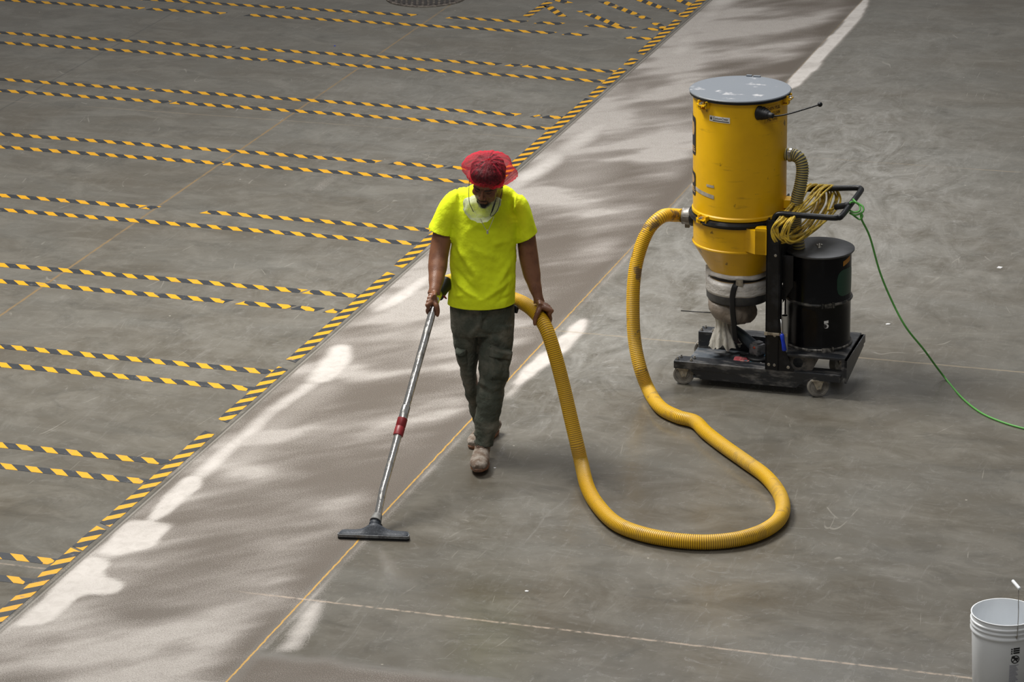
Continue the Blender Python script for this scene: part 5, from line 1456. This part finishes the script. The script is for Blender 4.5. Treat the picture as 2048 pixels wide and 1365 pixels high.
# cargo pockets
def pocket(name, quad, Y, th, flap):
    """pocket bag and flap on the outer thigh; quad of pixels tl, tr, br, bl at depth Y"""
    tl, trr, br, bl = [at(px, py, yy) for (px, py), yy in zip(quad, Y)]
    nrm = (trr - tl).cross(bl - tl).normalized()
    if nrm.y > 0: nrm = -nrm
    def slab(u0, u1, v0, v1, t0, t1, seed, amp):
        m = MB(); n = 12; vs = []; fs = []
        for lay in (0, 1):
            for i in range(n + 1):
                for j in range(n + 1):
                    u = u0 + (u1 - u0) * i / n; v = v0 + (v1 - v0) * j / n
                    p = tl.lerp(trr, u).lerp(bl.lerp(br, u), v)
                    e = min(i, n - i, j, n - j)
                    pw_ = (1 - math.exp(-e * .9))
                    k = t0 if lay == 0 else t0 + (t1 - t0) * pw_ + noise.noise(p * 26 + Vector((seed, 0, 0))) * amp * pw_
                    vs.append(p + nrm * k)
        N1 = (n + 1) ** 2
        for i in range(n):
            for j in range(n):
                o = i * (n + 1) + j; f = (o, o + 1, o + n + 2, o + n + 1); fs += [tuple(N1 + q for q in f), tuple(reversed(f))]
        bd = [i for i in range(n + 1)] + [i * (n + 1) + n for i in range(1, n + 1)] + [n * (n + 1) + i for i in range(n - 1, -1, -1)] + [i * (n + 1) for i in range(n - 1, 0, -1)]
        for a_, b_ in zip(bd, bd[1:] + bd[:1]): fs.append((a_, b_, b_ + N1, a_ + N1))
        return m.add(vs, fs, True)
    pk = obj(name, slab(0, 1, .12, 1, -.04, th, 1, .018), M['trousers'], trs, world=True)
    obj('pocket_flap', slab(-.04, 1.06, 0, .30, -.03, th + .009, 5, .014), M['trousers'], trs, world=True)
pocket('cargo_pocket', [(987, 697), (1025, 702), (1017, 768), (979, 762)], (15.772, 15.822, 15.812, 15.752), .026, .3)
pocket('cargo_pocket', [(911, 697), (929, 702), (934, 735), (919, 728)], (15.885, 15.855, 15.87, 15.915), .014, .3)
mb = MB(); mb.tube([at(1029, 612, 15.97), at(1033, 619, 15.97), at(1032, 626, 15.97)], [.008, .013, .009], 12); obj('hip_clip', mb, M['rubber'], trs, world=True)
mb = MB(); mb.tube(spline([at(962, 624, 15.812), at(963, 640, 15.805), at(962, 656, 15.812)], 6), .0022, 6); obj('fly_seam', mb, M['trousers'], trs, world=True)

# ---- boots
def boot(heel, toe, lift, shaft_top, side):
    h = Vector(heel); t_ = Vector(toe); d = (t_ - h); d.z = 0; L = d.length; d.normalize(); s = Vector((-d.y, d.x, 0))
    tilt = math.atan2(lift, L)
    X_ = lambda a, b, c: h + d * (a * math.cos(tilt) - c * math.sin(tilt)) + s * b + Vector((0, 0, a * math.sin(tilt) + c * math.cos(tilt)))
    up = MB()
    secs = [(.0, .030, .028, .050), (.02, .036, .040, .055), (.06, .040, .052, .058), (.11, .043, .052, .052), (.16, .048, .044, .044), (.21, .051, .036, .036), (.26, .046, .030, .032), (.29, .034, .024, .028), (.305, .018, .016, .024)]
    P = []; Rr = []
    k = L / .305
    for a, wd_, hh, cz in secs: P.append(X_(a * k, 0, cz)); Rr.append((wd_, hh))
    up.tube(P, Rr, 24, side=s)
    sc = X_(.055 * k, 0, .06)
    up.tube([sc, sc.lerp(Vector(shaft_top), .5), Vector(shaft_top)], [(.043, .055), (.044, .050), (.046, .050)], 24, side=s)
    bt_ = remeshed('boot', up, M['boot'], man, .005, 3, lambda co, no: co + no * ((fbm(co[:, 0] * 40 + 20, co[:, 1] * 40, co[:, 2] * 40, o=2, seed=44) - .5) * .006)[:, None])
    sm = MB(); out = []; n = 28
    for i in range(n):
        q = 2 * PI * i / n; a = .152 + .156 * math.cos(q); wd_ = (.045 if a > .15 else .036) + (.007 if .17 < a < .25 else 0)
        bb = wd_ * math.copysign(abs(math.sin(q)) ** .75, math.sin(q)); out.append((a * k, bb))
    vs = []
    for c, g_ in ((0, .97), (.004, 1.0), (.016, 1.02), (.020, .99)): vs += [X_((a - .152 * k) * g_ + .152 * k, b * g_, c) for a, b in out]
    fs = [tuple(range(n - 1, -1, -1)), tuple(3 * n + i for i in range(n))]
    for r_ in range(3):
        for i in range(n): j = (i + 1) % n; fs.append((r_ * n + i, r_ * n + j, (r_ + 1) * n + j, (r_ + 1) * n + i))
    sm.add(vs, fs, True)
    obj('boot_sole', sm, M['boot_sole'], bt_, world=True, angle=SH)
    lc = MB()
    zt = [(.150, .096), (.134, .102), (.118, .109), (.104, .119), (.094, .133)]
    for i, (a, c) in enumerate(zt):
        e = 1 if i % 2 else -1
        lc.tube(spline([X_(a * k, -.028, c - .018), X_(a * k - .004, -.01, c - .003), X_(a * k - .010, .012, c + .000), X_(a * k - .018, .028, c - .012)], 5), .0026, 8)
        lc.tube(spline([X_(a * k, .028, c - .018), X_(a * k - .004, .01, c - .002), X_(a * k - .010, -.012, c + .001), X_(a * k - .018, -.028, c - .012)], 5), .0026, 8)
    obj('laces', lc, M['lace'], bt_, world=True)
    return bt_
boot((-.164, 15.845, .0), (-.192, 15.548, .0), .030, tuple(at(969, 868, 15.785)), 1)
boot((-.090, 16.215, .002), (-.232, 15.965, .0), .0, tuple(at(965, 845, 16.185) + Vector((-.005, 0, .0))), -1)

# ============================================================ THE WAND
wd = thing('floor_wand', 'chrome vacuum wand with a red grip and wide black floor head on the powdered lane', 'vacuum wand', (WB.x, WB.y, 0), 0)
AX = WT - wt * .075
Wl = (WB - WT).length
W_ = lambda t: WT + wt * t
top = at(878, 594, 15.80)
mb = MB(); tr_ = .0205
jt = .575 * Wl
pts = [top + Vector((.0, .012, .012)), top.lerp(W_(-.06), .4) + Vector((0, 0, .004)), W_(-.045), W_(0), W_(.05), W_(jt)]
pts = spline(pts[:3], 5)[:-1] + [W_(-.04 + .04 * i) for i in range(int((jt + .04) / .04) + 1)] + [W_(jt)]
mb.tube(pts, tr_, 28)
ut = obj('upper_tube', mb, M['chrome'], wd, world=True, angle=SH)
mb = MB(); mb.tube([W_(jt - .105), W_(jt - .100), W_(jt - .03), W_(jt - .028)], [.021, .0235, .0235, .021], 28); obj('joint_collar', mb, M['chrome'], ut, world=True, angle=SH)
mb = MB(); a0_ = jt - .035
mb.tube([W_(a0_), W_(a0_ + .002), W_(a0_ + .045), W_(a0_ + .047), W_(a0_ + .052), W_(a0_ + .054), W_(a0_ + .098), W_(a0_ + .10)], [.021, .026, .026, .0245, .0245, .026, .026, .021], 28)
obj('red_coupling', mb, M['red'], wd, world=True, angle=SH)
mb = MB(); le = Wl - .005
bend = spline([W_(jt + .02), W_(jt + .2), W_(le - .22), W_(le - .14), W_(le - .07) + Vector((.004, -.01, .0)), W_(le) + Vector((.008, -.02, -.0))], 8)
mb.tube(bend, tr_, 28); obj('lower_tube', mb, M['chrome'], wd, world=True, angle=SH)
end = bend[-1]; ed = (bend[-1] - bend[-3]).normalized()
NL = g(677, 1068, .012); NR = g(821, 1073, .012)
nc = (NL + NR) / 2; nx_ = (NR - NL).normalized(); nw = (NR - NL).length; ny_ = Vector((-nx_.y, nx_.x, 0))
nk_ = nc + ny_ * .035 + Vector((0, 0, .055))
mb = MB(); mb.tube([end - ed * .006, end, end + (nk_ - end) * .1, end + (nk_ - end) * .5, end + (nk_ - end) * .9], [.021, .0235, .0245, .027, .030], 24)
obj('swivel_cuff', mb, M['grey_rubber'], wd, world=True, angle=SH)
NMt = Matrix(((nx_.x, ny_.x, 0, nc.x), (nx_.y, ny_.y, 0, nc.y), (0, 0, 1, 0), (0, 0, 0, 1)))
mb = MB()
n = 40; hw = nw / 2 - .006; vs = []; fs = []
for i in range(n + 1):
    u = -1 + 2 * i / n; x = u * hw
    e = math.sqrt(max(0, 1 - abs(u) ** 14))
    top_ = .030 + .040 * math.exp(-(u / .28) ** 2) + .006 * math.exp(-(u / .6) ** 2)
    ridge = .010 + .010 * math.exp(-(u / .3) ** 2)
    sec = [(-.034 * e, .010), (-.034 * e, .024 * (.4 + .6 * e)), (-.026 * e, .029 * (.4 + .6 * e)), (-.012 * e, top_ * (.4 + .6 * e) * .86), (.006 * e, top_ * (.35 + .65 * e)), (.022 * e, top_ * .9 * (.35 + .65 * e)), (.034 * e, .024), (.036 * e, .010)]
    vs += [NMt @ Vector((x, y, z)) for y, z in sec]
m_ = 8
for i in range(n):
    for j in range(m_): j2 = (j + 1) % m_; fs.append((i * m_ + j, i * m_ + j2, (i + 1) * m_ + j2, (i + 1) * m_ + j))
fs += [tuple(range(m_)), tuple(n * m_ + j for j in range(m_ - 1, -1, -1))]
mb.add(vs, fs, True)
mb.tube([nk_ - Vector((0, -.0, .02)), nk_ + Vector((0, 0, -.004)), nk_.lerp(end, .25)], [.036, .030, .024], 24)
fh = obj('floor_head', mb, M['nozzle'], wd, world=True)
def strip(y0, z0, z1, th, rr):
    mb = MB(); pts = [(-hw - .004, y0 + .03), (-hw - .004, y0 + .008), (-hw + .006, y0), (hw - .006, y0), (hw + .004, y0 + .008), (hw + .004, y0 + .03)]
    n = len(pts); vs = []
    for k, (o, z) in enumerate(((0, z0), (0, z1), (th, z1), (th, z0))):
        for i, (x, y) in enumerate(pts): vs.append(NMt @ Vector((x - math.copysign(o, x) * (1 if i in (0, 1, 4, 5) else .4), y + (o if i in (2, 3) else 0), z)))
    fs = []
    for i in range(n - 1):
        for k in range(4): k2 = (k + 1) % 4; fs.append((k * n + i, k * n + i + 1, k2 * n + i + 1, k2 * n + i))
    fs += [(0, n, 2 * n, 3 * n), (n - 1, 4 * n - 1, 3 * n - 1, 2 * n - 1)]
    return mb.add(vs, fs, False)
obj('rubber_squeegee', strip(-.040, .0008, .012, .004, 0), M['rubber'], fh, world=True)
rail_ = obj('grey_rail', strip(-.043, .012, .026, .006, 0), mat('brushed_rail', (.20, .21, .22), .45, .4, col2=(.10, .10, .11), nscale=40), fh, world=True)
